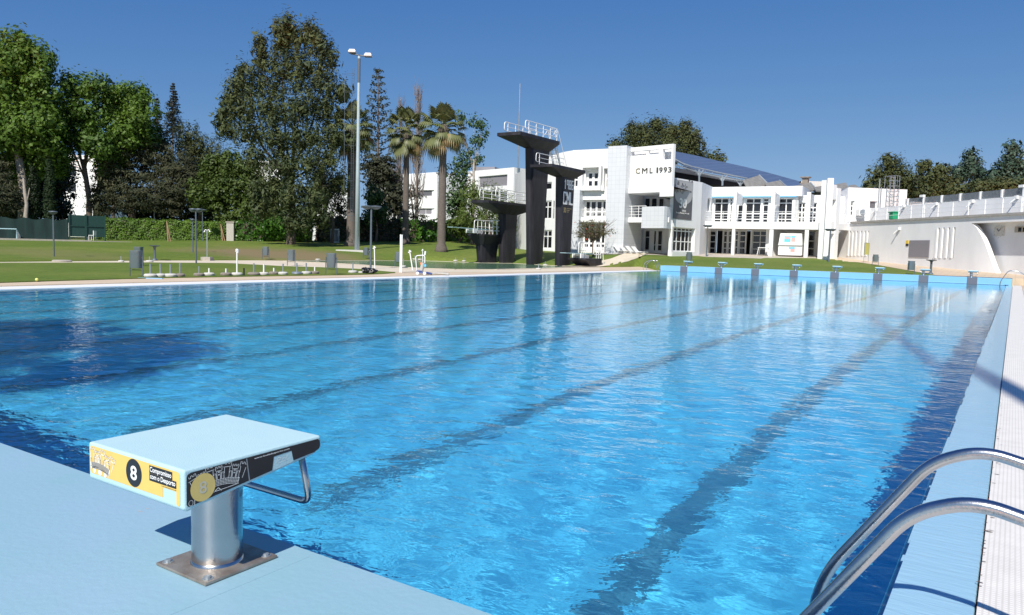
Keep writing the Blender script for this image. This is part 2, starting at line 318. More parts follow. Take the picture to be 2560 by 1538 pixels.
# near strip between the deck and the path
lo_ = [(-260, 716), (0, 705.5), (160, 700.5), (380, 694.5), (640, 690), (840, 687.2), (900, 686), (955, 684.3), (988, 681.5)]
up_ = [(988, 680.5), (940, 676), (900, 672.3), (800, 668), (700, 665), (640, 661.5), (560, 657.6), (370, 656.2), (27, 656.6), (-260, 659)]
pts = [on(u, v, .07) for u, v in lo_+up_]
mb = MB(); mb.prism([(p.x, p.y) for p in pts], 0, .07); tag(mb.build('near_lawn', grass), kind='structure')
tag(sheet('garden_path', [on(u, v, .06) for u, v in [(-260, 662), (27, 660), (370, 659), (640, 667), (800, 673), (1000, 680), (1300, 680), (1500, 676), (1500, 640), (-260, 640)]], .052, pavw), kind='structure')
vf = [(-700, 660), (-260, 657), (0, 655), (370, 651.5), (640, 651), (732, 651.9), (992, 651.7), (1050, 651.5), (1132, 654.5), (1200, 657.3), (1282, 658.5), (1383, 664.5), (1454, 666.5), (1520, 668), (1560, 667.5), (1640, 666)]
def base_z(u): return interp(u, [(1600, .06), (1640, .30)])
def Z0(u):
    if u <= 1640: return dep(on(u, interp(u, vf), base_z(u)))
    a = on(u, 690, .36); # line Y = PL + 1.3
    d = ray(u, 690); t_ = (PL+1.29-CP.y)/d.y; return t_
def prof(u, Z):
    z0 = Z0(u)
    tab = {-700: [(z0, .075), (45, .35), (60, .9), (80, 1.0), (400, 1.3)], 0: [(z0, .075), (45, .3), (58, .80), (64, .93), (90, 1.1), (400, 1.4)],
           300: [(z0, .075), (58, .62), (70, 1.05), (90, 1.2), (400, 1.4)], 600: [(z0, .075), (60, .55), (72, 1.3), (90, 1.5), (400, 1.6)],
           900: [(z0, .075), (66, .78), (74, 1.3), (85, 1.62), (400, 1.9)], 1150: [(z0, .075), (68, .8), (76, 1.25), (86, 1.85), (400, 2.0)],
           1290: [(z0, .075), (66, .5), (72, 1.05), (90, 1.45), (400, 1.6)], 1440: [(z0, .075), (66, .6), (71, 1.13), (90, 1.35), (400, 1.5)],
           1560: [(z0, .065), (62, .55), (67, 1.05), (75, 1.3), (400, 1.5)], 1640: [(z0, .36), (60, .60), (66.5, 1.03), (75, 1.33), (400, 1.5)],
           1720: [(z0, .36), (70, 1.0), (74, 1.32), (400, 1.5)], 2060: [(z0, .36), (66, .93), (70, 1.3), (400, 1.5)],
           2200: [(z0, .36), (58, .72), (65.6, 1.02), (80, 1.3), (400, 1.5)], 2331: [(z0, .36), (58, .75), (75, 1.2), (400, 1.5)],
           2481: [(z0, .36), (52, .50), (70, 1.0), (400, 1.5)], 2560: [(z0, .36), (49, .40), (70, 1.0), (400, 1.5)], 2800: [(z0, .36), (49, .40), (400, 1.5)]}
    ks = sorted(tab)
    for a, b in zip(ks, ks[1:]):
        if u <= b: break
    s = max(0, min(1, (u-a)/(b-a))); return lerp(interp(Z, tab[a]), interp(Z, tab[b]), s)
def strip(name, us, rows, mat, dz=0, uv=None, skirt=0):             # rows(u) -> list of depths
    vs = []; fs = []; n = None
    for u in us:
        zs = rows(u); n = len(zs)+(1 if skirt else 0)
        if skirt: p = col(u, zs[0]-.02); vs.append((p.x, p.y, prof(u, zs[0])+dz-skirt))
        for Z in zs:
            p = col(u, Z); vs.append((p.x, p.y, prof(u, Z)+dz))
    for i in range(len(us)-1):
        for j in range(n-1): fs.append((i*n+j, i*n+j+1, (i+1)*n+j+1, (i+1)*n+j))
    return tag(MB().add(vs, fs).build(name, mat, smooth=True), kind='structure')
T20 = [0, .04, .1, .18, .27, .38, .5, .62, .75, .88, 1]
us = list(range(-700, 2801, 20))
hill = strip('terrain', us, lambda u: [lerp(Z0(u)-.3 if u > 1650 else Z0(u), 100, t) for t in T20]+[130, 200, 400, 4000], grass, skirt=.5)
def bvh_of(*obs):
    vs = []; fs = []
    for o in obs:
        n = len(vs); vs += [o.matrix_world @ v.co for v in o.data.vertices]; fs += [[i+n for i in p.vertices] for p in o.data.polygons]
    return BVHTree.FromPolygons(vs, fs)
TB = bvh_of(hill, bpy.data.objects['near_lawn'], bpy.data.objects['garden_path'], bpy.data.objects['pool_surround'], bpy.data.objects['side_paving'], bpy.data.objects['far_starting_wall'])
def gz(x, y):
    h = TB.ray_cast(Vector((x, y, 30)), Vector((0, 0, -1))); return h[0].z if h[0] else .05
def G(u, v):                                               # where photo pixel u, v meets the ground
    h = TB.ray_cast(CP, ray(u, v).normalized()); return h[0].copy() if h[0] else on(u, v, .06)
def gcol(u, Z): p = col(u, Z); p.z = gz(p.x, p.y); return p
def drape(name, left, right, mat, n=16, dz=.02, m=4):
    vs = []; 
    def L(poly, t):
        t *= len(poly)-1; i = min(int(t), len(poly)-2); f = t-i; return (lerp(poly[i][0], poly[i+1][0], f), lerp(poly[i][1], poly[i+1][1], f))
    for i in range(n+1):
        a = L(left, i/n); b = L(right, i/n)
        for j in range(m+1):
            q = G(lerp(a[0], b[0], j/m), lerp(a[1], b[1], j/m)); vs.append((q.x, q.y, q.z+dz))
    fs = [(i*(m+1)+j, i*(m+1)+j+1, (i+1)*(m+1)+j+1, (i+1)*(m+1)+j) for i in range(n) for j in range(m)]
    return tag(MB().add(vs, fs).build(name, mat, smooth=True), kind='structure')
def pstrip(name, us, Za, Zb, mat, dz, n=8):
    return strip(name, us, lambda u: [lerp(Za(u), Zb(u), i/n) for i in range(n+1)], mat, dz)
terr = pm('terrace_paving', (.50, .44, .37), .85, c2=(.38, .34, .29), vscale=.5, bump=.15)
# terrace before the building, paving along the long wall, path up the lawn
zt = [(1500, 68.2), (1560, 67.2), (1640, 67), (1720, 69.4), (2060, 65.4), (2145, 64), (2170, 61.5), (2200, 59), (2260, 53.5), (2290, 50.9), (2345, 46.7)]
pstrip('terrace', list(range(1500, 2061, 20)), lambda u: interp(u, zt), lambda u: 92, terr, .015)
pstrip('wall_side_paving', list(range(2060, 2341, 10)), lambda u: interp(u, zt), lambda u: 92, pav, .015)
pstrip('corner_paving', list(range(2340, 2801, 20)), lambda u: Z0(u)-.5, lambda u: 60, pav, .045, n=14)
drape('lawn_path', [(1566, 634), (1548, 640), (1528, 648), (1455, 664), (1395, 668)], [(1616, 635.5), (1596, 646), (1570, 655), (1530, 664.5), (1500, 668.5)], pavw, n=40, dz=.06, m=10)
tag(MB().box(.26, 16, PL+.55, PL+1.6, -.5, .412).build('paving_step', pav), kind='structure')
# ------------------------------------------------------------------ diving pool: green water within a pale rim
gw = pm('green_diving_water', (.075, .155, .095), .14, c2=(.09, .18, .115), vscale=.1, spec=.35, bump=.12, bscale=3)
near_ = [(720, 653), (800, 656.5), (878, 660.6), (992, 667.7), (1060, 671), (1140, 673.5), (1229, 674), (1347, 671), (1420, 668.5), (1456, 667)]
far_ = [(1450, 666.3), (1383, 664.6), (1282, 658.8), (1200, 657.6), (1132, 654.8), (1050, 652.2), (992, 652.3), (860, 652.0), (750, 652.2)]
P_ = [on(u, v, .062) for u, v in near_+far_]
tag(sheet('diving_pool_water', P_, .062, gw), kind='structure')
rim = MB(); Q = [Vector((p.x, p.y, .06)) for p in P_]
ctr = sum(Q, Vector())/len(Q); n = len(Q)
for i in range(n):
    a, b = Q[i], Q[(i+1) % n]; d = (b-a).normalized(); nn = Vector((d.y, -d.x, 0)); nn = nn if nn.dot(a-ctr) > 0 else -nn
    rim.add([a, b, b+nn*.35, a+nn*.35, a+Vector((0, 0, .02)), b+Vector((0, 0, .02)), b+nn*.35+Vector((0, 0, .02)), a+nn*.35+Vector((0, 0, .02))], [(0, 1, 2, 3), (4, 5, 6, 7), (0, 1, 5, 4), (2, 3, 7, 6), (1, 2, 6, 5), (0, 3, 7, 4)])
tag(rim.build('diving_pool_rim', pavw), kind='structure')
# ------------------------------------------------------------------ facade frames: a vertical plane through two places
class Fr:
    def __init__(s, u1, Z1, u2, Z2):
        s.A = col(u1, Z1); B = col(u2, Z2); s.es = (B-s.A).normalized(); s.L = (B-s.A).length
        s.en = Vector((s.es.y, -s.es.x, 0)); 
        if s.en.dot(CP-s.A) < 0: s.en = -s.en
    def sz(s, u, v, n=0):
        d = ray(u, v); A = s.A+s.en*n; t_ = (A-CP).dot(s.en)/d.dot(s.en); p = CP+d*t_
        return (p-s.A).dot(s.es), p.z
    def w(s, a, n, z): p = s.A+s.es*a+s.en*n; return (p.x, p.y, z)
    def box(s, mb, s0, s1, z0, z1, n0, n1, m=0):
        v, f = bx(min(s0, s1), max(s0, s1), min(n0, n1), max(n0, n1), min(z0, z1), max(z0, z1))
        return mb.add([s.w(p[0], p[1], p[2]) for p in v], f, m)
    def rect(s, u0, v0, u1, v1, n=0):                      # photo rectangle -> s0, s1, z0, z1
        uc = (u0+u1)/2; vc = (v0+v1)/2
        return s.sz(u0, vc, n)[0], s.sz(u1, vc, n)[0], s.sz(uc, v1, n)[1], s.sz(uc, v0, n)[1]
def wall(mb, fr, s0, s1, z0, z1, holes=(), d=.22, th=None, m=0, n=0):   # wall face with openings, reveals and thickness
    th = th or d; hs = [(max(s0, min(a, b)), min(s1, max(a, b)), max(z0, c), min(z1, e)) for a, b, c, e in holes]
    xs = sorted({s0, s1, *[h[0] for h in hs], *[h[1] for h in hs]}); zs = sorted({z0, z1, *[h[2] for h in hs], *[h[3] for h in hs]})
    for i in range(len(xs)-1):
        for j in range(len(zs)-1):
            a, b, c, e = xs[i], xs[i+1], zs[j], zs[j+1]
            if b-a < 1e-4 or e-c < 1e-4: continue
            if any(h[0]-1e-5 <= a and b <= h[1]+1e-5 and h[2]-1e-5 <= c and e <= h[3]+1e-5 for h in hs): continue
            mb.add([fr.w(a, n, c), fr.w(b, n, c), fr.w(b, n, e), fr.w(a, n, e), fr.w(a, n-th, c), fr.w(b, n-th, c), fr.w(b, n-th, e), fr.w(a, n-th, e)], [(0, 1, 2, 3), (4, 7, 6, 5)], m)
    for a, b, c, e in list(hs)+[(s0, s1, z0, z1)]:
        mb.add([fr.w(a, n, c), fr.w(b, n, c), fr.w(b, n, e), fr.w(a, n, e), fr.w(a, n-th, c), fr.w(b, n-th, c), fr.w(b, n-th, e), fr.w(a, n-th, e)], [(0, 1, 5, 4), (1, 2, 6, 5), (2, 3, 7, 6), (3, 0, 4, 7)], m)
def window(par, fr, r, cols=1, rows=1, n=0, d=.12, fw=.07, name='window', glass=None, colw=None, roww=None, open_=None):
    s0, s1, z0, z1 = r; s0, s1 = min(s0, s1), max(s0, s1); mb = MB(); q = .004
    fr.box(mb, s0+q, s0+fw, z0+q, z1-q, n-d, n-d+.06); fr.box(mb, s1-fw, s1-q, z0+q, z1-q, n-d, n-d+.06)
    fr.box(mb, s0+fw+.001, s1-fw-.001, z0+q, z0+fw, n-d, n-d+.057); fr.box(mb, s0+fw+.001, s1-fw-.001, z1-fw, z1-q, n-d, n-d+.057)
    cw = colw or [i/cols for i in range(1, cols)]; rw = roww or [i/rows for i in range(1, rows)]
    for t_ in cw: x = lerp(s0, s1, t_); fr.box(mb, x-fw*.55, x+fw*.55, z0+fw, z1-fw, n-d, n-d+.054)
    for t_ in rw: z = lerp(z0, z1, t_); fr.box(mb, s0+fw, s1-fw, z-fw*.5, z+fw*.5, n-d+.002, n-d+.05)
    f = mb.build(name, M['wpvc'], par, org=par.location)
    g_ = MB(); fr.box(g_, s0+.01, s1-.01, z0+.01, z1-.01, n-d+.012, n-d+.022); g_.build('pane', glass or M['glass'], f, org=par.location)
    return f
def rail(par, fr, s0, s1, z0, h, n, bars=3, posts=None, r=.028, mat='wpaint', name='railing', z1=None):
    mb = MB(); z1 = z0 if z1 is None else z1
    k = posts or max(2, int(abs(s1-s0)/1.5)+1)
    for i in range(k):
        t_ = i/(k-1); a = lerp(s0, s1, t_); z = lerp(z0, z1, t_); mb.tube([fr.w(a, n, z), fr.w(a, n, z+h)], r*1.15, 6)
    for j in range(bars):
        q = h*(1-j/(bars)); mb.tube([fr.w(s0, n, z0+q), fr.w(s1, n, z1+q)], r*(1 if j == 0 else .7), 6)
    return mb.build(name, M[mat], par, org=par.location)

GF, SL, F1, RF = 1.25, 3.72, 4.36, 8.0                     # ground floor, slab soffit, slab top, roof
# ================= diving drum wing (left, curved plan)
bld = thing('pool_building', col(1700, 75)+Vector((0, 0, GF)), label='large white two storey pool building with curved wing, balconies and terrace glazing', cat='building')
def bb(mb, name, mat, **k): return mb.build(name, mat, bld, org=bld.location, **k)
drum = [(1283.5, 88, 9.9), (1285.5, 85.5, 9.6), (1291, 83, 9.45), (1300, 80.5, 9.4), (1311, 78.5, 9.35), (1318, 77.4, 9.35), (1335, 76.2, 9.75), (1352, 75.2, 10.05), (1380, 73.8, 10.4), (1402, 72.7, 10.5), (1427, 71.6, 10.55)]
mb = MB()
for (u1, Z1, t1), (u2, Z2, t2) in zip(drum, drum[1:]):
    fr = Fr(u1, Z1, u2, Z2); hs = []
    if u1 == 1352:
        for (a, b, c, e, co, ro) in [(1359, 455.5, 1379.5, 475, 1, 1), (1358, 502, 1379, 548, 2, 2), (1357, 575, 1379.5, 622, 2, 2)]:
            r = fr.rect(a, b, c, e); hs.append(r); window(bld, fr, r, co, ro, roww=[.66] if ro == 2 else None, fw=.11)
    if u1 == 1380:
        for (a, b, c, e, co, ro) in [(1381, 502, 1386, 548, 1, 2)]:
            r = fr.rect(a, b, c, e); hs.append(r); window(bld, fr, r, co, ro, roww=[.6])
    tt = min(t1, t2)-.3
    wall(mb, fr, 0, fr.L, -.5, tt, hs, d=.25)
    mb.add([fr.w(0, 0, tt), fr.w(fr.L, 0, tt), fr.w(fr.L, 0, t2), fr.w(0, 0, t1), fr.w(0, -.25, tt), fr.w(fr.L, -.25, tt), fr.w(fr.L, -.25, t2), fr.w(0, -.25, t1)], [(0, 1, 2, 3), (4, 7, 6, 5), (3, 2, 6, 7)])
pts = [Vector((*col(u, Z).xy, t_-.05)) for u, Z, t_ in drum]; bk = col(1427, 92); bk.z = 9.9
mb.add(pts+[bk], [(i, i+1, len(pts)) for i in range(len(pts)-1)])
bb(mb, 'curved_wall', M['white'])
# bay between the drum and the tiled tower
B = Fr(1427, 71.6, 1512, 69.9)
mb = MB(); hs = []
w1 = B.rect(1463.5, 427, 1497, 471); w0 = B.rect(1433, 426, 1444.5, 472); wr = B.rect(1509, 421, 1519, 470)
w2 = B.rect(1455, 499.5, 1514, 544); w3 = B.rect(1451.5, 555, 1511, 622)
for r in (w0, w1, wr, w2, w3): hs.append(r)
sE = B.L+.2
wall(mb, B, -.1, sE, -.5, 10.55, hs, d=.9)
mb.add([B.w(-.1, 0, 10.55), B.w(sE, 0, 10.55), B.w(sE, -20, 10.55), B.w(-.1, -20, 10.55)], [(0, 1, 2, 3)])
bb(mb, 'bay_wall', M['white'])
mb = MB(); a, b, c, e = B.rect(1459, 416, 1504, 477); B.box(mb, a-.12, a+.1, c, e, .005, .5); B.box(mb, b-.1, b+.12, c, e, .005, .5); B.box(mb, a+.1, b-.1, e-.15, e, .005, .5); B.box(mb, a+.1, b-.1, c, c+.15, .005, .5)
bb(mb, 'window_surround', M['white'])
mb = MB(); a, b, c, e = B.rect(1425, 475, 1455.5, 640); mb2 = B.box(mb, a, b, -.3, e, .003, .75); bb(mb, 'tiled_pier', M['tilew'])
mb = MB(); a, b, c, e = B.rect(1427, 474, 1512, 482); B.box(mb, a, b, c+.15, c+.6, .004, .3); bb(mb, 'ledge', M['white'])
mb = MB(); a, b, c, e = B.rect(1455.5, 544, 1512, 556); B.box(mb, a+.02, sE, c, e, .004, .35); bb(mb, 'balcony_slab', M['white'])
window(bld, B, w1, 2, 2, d=.35, fw=.22); window(bld, B, w0, 1, 2, d=.35, fw=.12); window(bld, B, wr, 1, 2, d=.5, fw=.12)
window(bld, B, w2, 4, 2, d=.7, fw=.16, roww=[.36]); window(bld, B, w3, 4, 2, d=.7, fw=.16, roww=[.2])
a, b, c, e = B.rect(1455.5, 524, 1514, 544); rail(bld, B, a, b, c+.02, e-c, .2, 4, 3)
# tiled tower
Tw = Fr(1511.5, 69.3, 1557.5, 68.3); mb = MB(); zT = Tw.sz(1542, 365)[1]
Tw.box(mb, 0, Tw.L, -.4, zT, -4, 0); bb(mb, 'tiled_tower', M['tilew'])
# ================= CML wing
C = Fr(1558, 69.4, 1680, 65.6); cL = C.sz(1563, 420)[0]; cR = C.L-.32
mb = MB(); zt = lambda u, v: C.sz(u, v)[1]
zb1 = zt(1620, 470.5); ztop = zt(1640, 363.6)
strip_ = C.rect(1564, 379, 1651, 386); sq = C.rect(1656.5, 372.5, 1678.5, 398.5)
z_st0 = zt(1620, 386.5); z_st1 = zt(1620, 375.5)
wall(mb, C, .05, cR, zb1, ztop, [(C.sz(1565, 385)[0], C.sz(1647, 385)[0], z_st0, z_st1), sq], th=.35)
bb(mb, 'parapet_wall', M['white'])
mb = MB(); a = C.sz(1617.5, 383)[0]; C.box(mb, a-.12, a+.12, z_st0, z_st1, -.3, -.05); bb(mb, 'parapet_post', M['white'])
def lim(n): return C.sz(1679.3, 600, n)[0]
def Cpr(mb, s0, n0, n1, z0, z1, inset=0):                  # slab whose right edge follows the oblique end wall
    P = [(s0, n1), (lim(n1)-inset, n1), (lim(n0)-inset, n0), (s0, n0)]; k = 4
    return mb.add([C.w(a, n, z) for z in (z0, z1) for a, n in P], [(3, 2, 1, 0), (4, 5, 6, 7)]+[(i, (i+1) % k, k+(i+1) % k, k+i) for i in range(k)])
sk_ = C.sz(1653, 470)[0]
mb = MB(); C.box(mb, -.3, sk_, zb1-.42, zb1, -4.6, .25); Cpr(mb, sk_+.002, -4.6, .2, zb1-.8, zb1+.002, .02); bb(mb, 'upper_slab', M['whitewall'])
mb = MB(); Cpr(mb, .1, -6, -.8, zb1+.01, zb1+3.4, .4); Cpr(mb, -2.5, -8, -4.2, -.3, zb1-.01, .35); bb(mb, 'back_wall', M['white'])
mb = MB(); P = [(lim(-1.5), -1.5), (lim(-1.5)-.35, -1.5), (lim(-4.3)-.35, -4.3), (lim(-4.3), -4.3)]
mb.add([C.w(a, n, z) for z in (-.3, zb1-.81) for a, n in P], [(3, 2, 1, 0), (4, 5, 6, 7)]+[(i, (i+1) % 4, 4+(i+1) % 4, 4+i) for i in range(4)]); bb(mb, 'side_wall', M['white'])
z5, z4 = C.sz(1585, 556)[1], C.sz(1585, 543.5)[1]; s6 = C.sz(1613, 550)[0]
mb = MB(); C.box(mb, -.3, s6, z5, z4, -4.19, .0); Cpr(mb, s6+.002, -4.19, -.4, z5, z4-.02, .36); bb(mb, 'balcony_slab', M['white'])
zbb = C.rect(1613.5, 517.5, 1661, 571)
mb = MB(); C.box(mb, zbb[0], C.sz(1660, 545, .55)[0], zbb[2], zbb[3], .1, .55); mb.add([C.w(a, n, z) for z in (zbb[2], zbb[3]) for a, n in [(zbb[0]+.01, .099), (C.sz(1660, 545, .55)[0]+.001, .54), (lim(-1.6)-.05, -1.6), (zbb[0]+.01, -1.6)]], [(3, 2, 1, 0), (4, 5, 6, 7), (0, 1, 5, 4), (1, 2, 6, 5), (2, 3, 7, 6), (3, 0, 4, 7)]); bb(mb, 'tiled_balcony', M['tilew'])
zf = C.sz(1585, 543.5)[1]; rail(bld, C, -.1, zbb[0]-.05, zf, 1.0, -.1, 4, 4, name='railing')
n_ = -4.2
for k, (u0, u1) in enumerate([(1563, 1576.5), (1579, 1592), (1595.5, 1609), (1613, 1625.5), (1629.5, 1643), (1648, 1660)]):
    a, b, c, e = C.rect(u0, 496, u1, 540, n_); window(bld, C, (a, b, c, e), 1, 1, n=n_+.14, fw=.04)
for (u0, v0, u1, v1, ro) in [(1560.5, 576, 1571.5, 626, [.66]), (1576, 576.5, 1590.5, 626, [.3]), (1595, 576.5, 1608.5, 626, [.3]), (1613, 576.5, 1625.5, 626, [.66]), (1635, 576.5, 1641.5, 628, [.3]), (1645, 576.5, 1657, 628, [.3])]:
    a, b, c, e = C.rect(u0, v0, u1, v1, n_); window(bld, C, (a, b, c, e), 1, 2, n=n_+.14, fw=.06, roww=ro)
for k in (1573.7, 1592.7, 1610.7):
    a = C.sz(k, 600, n_)[0]; mb = MB(); C.box(mb, a-.18, a+.18, GF-.1, C.sz(k, 576, n_)[1]+.1, n_+.002, n_+.22); bb(mb, 'door_pier', M['white'])
# lettering on the wall
def text(par, s, fr, u0, v0, u1, v1, mat, ext=.03, n=.004, font_bold=.0, name='lettering', sp=1.0):
    cu = bpy.data.curves.new('t', 'FONT'); cu.body = s; cu.extrude = ext; cu.offset = font_bold; cu.space_character = sp; cu.resolution_u = 3
    o = bpy.data.objects.new('t', cu); S.collection.objects.link(o); bpy.context.view_layer.update()
    me = bpy.data.meshes.new_from_object(o.evaluated_get(bpy.context.evaluated_depsgraph_get())); bpy.data.objects.remove(o)
    xs = [v.co.x for v in me.vertices]; ys = [v.co.y for v in me.vertices]
    if isinstance(fr, Fr):
        um, vm = (u0+u1)/2, (v0+v1)/2
        a = fr.sz(u0, vm)[0]; b = fr.sz(u1, vm)[0]; c = fr.sz(um, v1)[1]; e = fr.sz(um, v0)[1]
        for v in me.vertices:
            x = (v.co.x-min(xs))/(max(xs)-min(xs)); y = (v.co.y-min(ys))/(max(ys)-min(ys))
            v.co = Vector(fr.w(lerp(a, b, x), n+v.co.z+ext, lerp(c, e, y)))-par.location
    me.materials.clear(); me.materials.append(mat); o = bpy.data.objects.new(name, me); S.collection.objects.link(o); o.parent = par; return o
for ch, a, b in [('C', 1590, 1600.5), ('M', 1605.8, 1618.8), ('L', 1625, 1632), ('1', 1642, 1645.6), ('9', 1648.7, 1657), ('9', 1660, 1668), ('3', 1671, 1679.3)]:
    vm = lerp(427.5, 423.8, (a-1590)/90); text(bld, ch, C, a, vm-6.6, b, vm+6.6, M['gold'] if ch == 'C' else M['letter'], ext=.025, font_bold=.0, name='letter')
# ================= banner wall, pier
D1 = Fr(1680.5, 67.6, 1748, 71.4); mb = MB(); zD = D1.sz(1715, 449)[1]; zd = D1.sz(1710, 569)[1]
dr = D1.rect(1681.5, 569.5, 1737, 629.5)
wall(mb, D1, 0, D1.L, -.3, zD, [dr], d=.4); bb(mb, 'banner_wall', M['white'])
window(bld, D1, dr, 6, 3, d=.35, fw=.09, roww=[.42, .86], name='entrance_glazing', colw=[.15, .3, .5, .68, .84])
D2 = Fr(1748, 71.4, 1775, 76.3); mb = MB(); r = D2.rect(1768.5, 495, 1776, 530); wall(mb, D2, 0, D2.L, -.3, zD, [r], d=.3); bb(mb, 'pier_wall', M['white']); window(bld, D2, r, 2, 1, d=.2, fw=.07)
# banner
bn = thing('wall_banner', Vector(D1.w(D1.L*.3, .03, 6)), label='tall dark grey banner with white 30 hanging on the white wall right of the balcony', cat='banner')
a, b, c, e = D1.rect(1684, 448, 1730.5, 549); mb = MB()
e2 = D1.sz(1707, 452)[1]
D1.box(mb, a, b, c, e2, .005, .03); mb.build('banner_sheet', M['banner'], bn, org=bn.location)
mb = MB(); q = []; zc = D1.sz(1707, 489)[1]
mb.add([D1.w(x, .034, z) for x, z in [(a+.03, e2-.03), (b-.03, e2-.03), (b-.03, zc)]+[(lerp(a, b, .5+.47*math.cos(t_)), zc+(zc-e2)*.62*math.sin(t_)) for t_ in [i*math.pi/10 for i in range(11)]]+[(a+.03, zc)]], [tuple(range(15))])
mb.build('banner_drawing', M['bannerl'], bn, org=bn.location)
mb = MB(); r_ = random.Random(5)
for k in range(26):
    x = lerp(a+.1, b-.5, r_.random()*.7); z = zc+r_.uniform(.05, .9); h = r_.uniform(.1, .5); D1.box(mb, x, x+r_.uniform(.04, .12), z, z+h, .036, .042)
for x, z in [(.75, 1.35), (.9, 1.3), (.62, .75), (.85, .35)]: D1.box(mb, lerp(a, b, x), lerp(a, b, x)+.25, zc+z, zc+z+.12, .036, .042)
mb.build('banner_skyline', M['banner'], bn, org=bn.location)
text(bn, '30', D1, 1698, 496, 1716, 521, M['sticker'], .004, .035, .02, name='banner_number')
text(bn, 'anos', D1, 1704.5, 525, 1714, 530, M['sticker'], .003, .035, name='banner_text'); text(bn, 'Piscinas Municipais de Loulé', D1, 1689, 531, 1722, 536, M['sticker'], .003, .035, name='banner_text')
# ================= terrace wing: slab, columns, canopy, glazing
E_ = Fr(1731, 74.0, 2056, 68.4)
zs0 = E_.sz(1890, 572.3)[1]; zs1 = E_.sz(1890, 554.6)[1]
mb = MB(); E_.box(mb, E_.sz(1733, 562)[0], E_.L, zs0, zs1, -6.3, 0)
a0 = E_.sz(1681+9, 562)[0]
bb(mb, 'terrace_slab', M['white'])
mb = MB(); cols = [(1829, 1836, 478.5), (1922.5, 1932, 478.5), (2011, 2020.5, 480)]
for u0, u1, v in cols:
    a = E_.sz(u0, 600)[0]; b = E_.sz(u1, 600)[0]; zc_ = E_.sz((u0+u1)/2+4, v)[1]; m_ = MB()
    E_.box(m_, a, b, GF-.3, zs0-.003, -.45, -.05); E_.box(m_, a, b, zs1+.003, zc_, -.45, -.05); E_.box(m_, a+.05, b-.05, zc_-1.15, zc_-.1, -3.0, -.452)
    bb(m_, 'column', M['white'])
N1 = -3.4                                                  # glazing plane behind the terrace edge
a0 = E_.sz(1776, 600, N1)[0]; a1 = E_.sz(2045, 600, N1)[0]
cz = [E_.sz(1890, v, -2.9)[1] for v in (490.5, 466.6)]
cb_ = MB(); E_.box(cb_, E_.sz(1777, 480, -2.9)[0], E_.sz(2005.5, 480, -2.9)[0], cz[0], cz[1], -9, -2.9); bb(cb_, 'canopy_band', M['white'])
m_ = MB(); E_.box(m_, E_.sz(1780, 480, -2.9)[0], E_.sz(1992, 480, -2.9)[0], cz[0]-.12, cz[0]-.003, -3.3, -2.88); bb(m_, 'blue_trim', M['awnb'])
up = [(1784.5, 1821, 2, 1), (1823.5, 1830.5, 1, 0), (1843, 1858, 1, 0), (1863, 1902, 2, 1), (1906, 1921, 1, 0), (1931.5, 1940, 1, 0), (1944.5, 1984, 2, 1)]
m_ = MB(); hs = []
for u0, u1, c_, f_ in up: hs.append(E_.rect(u0, 495.5, u1, 557, N1))
wall(m_, E_, E_.sz(1770, 520, N1)[0], E_.sz(1994, 520, N1)[0], zs1-.02, cz[0]+.1, hs, d=.25, n=N1)
low = [(2021, 2042, 1, 1), (1994.5, 2013, 2, 1)]
hs2 = [E_.rect(u0, 506.5, u1, 557, N1-.6) for u0, u1, c_, f_ in low]
wall(m_, E_, E_.sz(1994, 520, N1)[0], E_.sz(2050, 520, N1)[0], zs1-.02, E_.sz(2030, 480)[1], hs2, d=.25, n=N1-.6); bb(m_, 'upper_wall', M['white'])
for (u0, u1, c_, f_), r in zip(up, hs): window(bld, E_, r, c_, 4, n=N1, d=.2, fw=.09, roww=[.16, .38, .72, .86] if not f_ else [.14, .38, .80])
for (u0, u1, c_, f_), r in zip(low, hs2): window(bld, E_, r, 2, 4, n=N1-.6, d=.2, fw=.1)
rail(bld, E_, E_.sz(1736, 560)[0], E_.L-.1, zs1, .95, -.12, 4, 14, r=.02)
# ground floor glazing
N0 = -4.0; zg = E_.sz(1890, 573, N0)[1]
m_ = MB(); hs = []; gr_ = [(1751, 1788.5, 2, [.24, .52, .80]), (1790, 1805.5, 0, None), (1807, 1817.5, 1, [.25, .5, .8]), (1819.5, 1828, 1, [.25, .5, .8]), (1836, 1845, 1, [.3, .6, .84]), (1847.5, 1863.5, 1, [.27, .54, .8]), (1865.5, 1875.5, 0, None), (1880, 1919, 2, [.24, .52, .80]), (1928, 1944, 1, [.8]), (2019, 2037, 1, [.3, .6])]
for u0, u1, c_, ro in gr_: hs.append(E_.rect(u0, 577, u1, 634, N0))
hs = [(a, b, GF+.05, e) for a, b, c, e in hs]
wall(m_, E_, E_.sz(1737, 600, N0)[0], E_.sz(2046, 600, N0)[0], -.3, zs0-.01, hs, d=.25, n=N0); bb(m_, 'ground_floor_wall', M['white'])
for (u0, u1, c_, ro), r in zip(gr_, hs):
    if c_: window(bld, E_, r, c_, 4, n=N0, d=.2, fw=.08, roww=ro)
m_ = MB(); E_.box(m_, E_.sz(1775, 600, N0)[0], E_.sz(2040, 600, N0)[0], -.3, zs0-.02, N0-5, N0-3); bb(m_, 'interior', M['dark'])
m_ = MB(); E_.box(m_, E_.sz(1760, 600, N0)[0], E_.sz(2050, 600, N0)[0], zs1, cz[0], -12, -8); bb(m_, 'upper_interior', M['dark'])
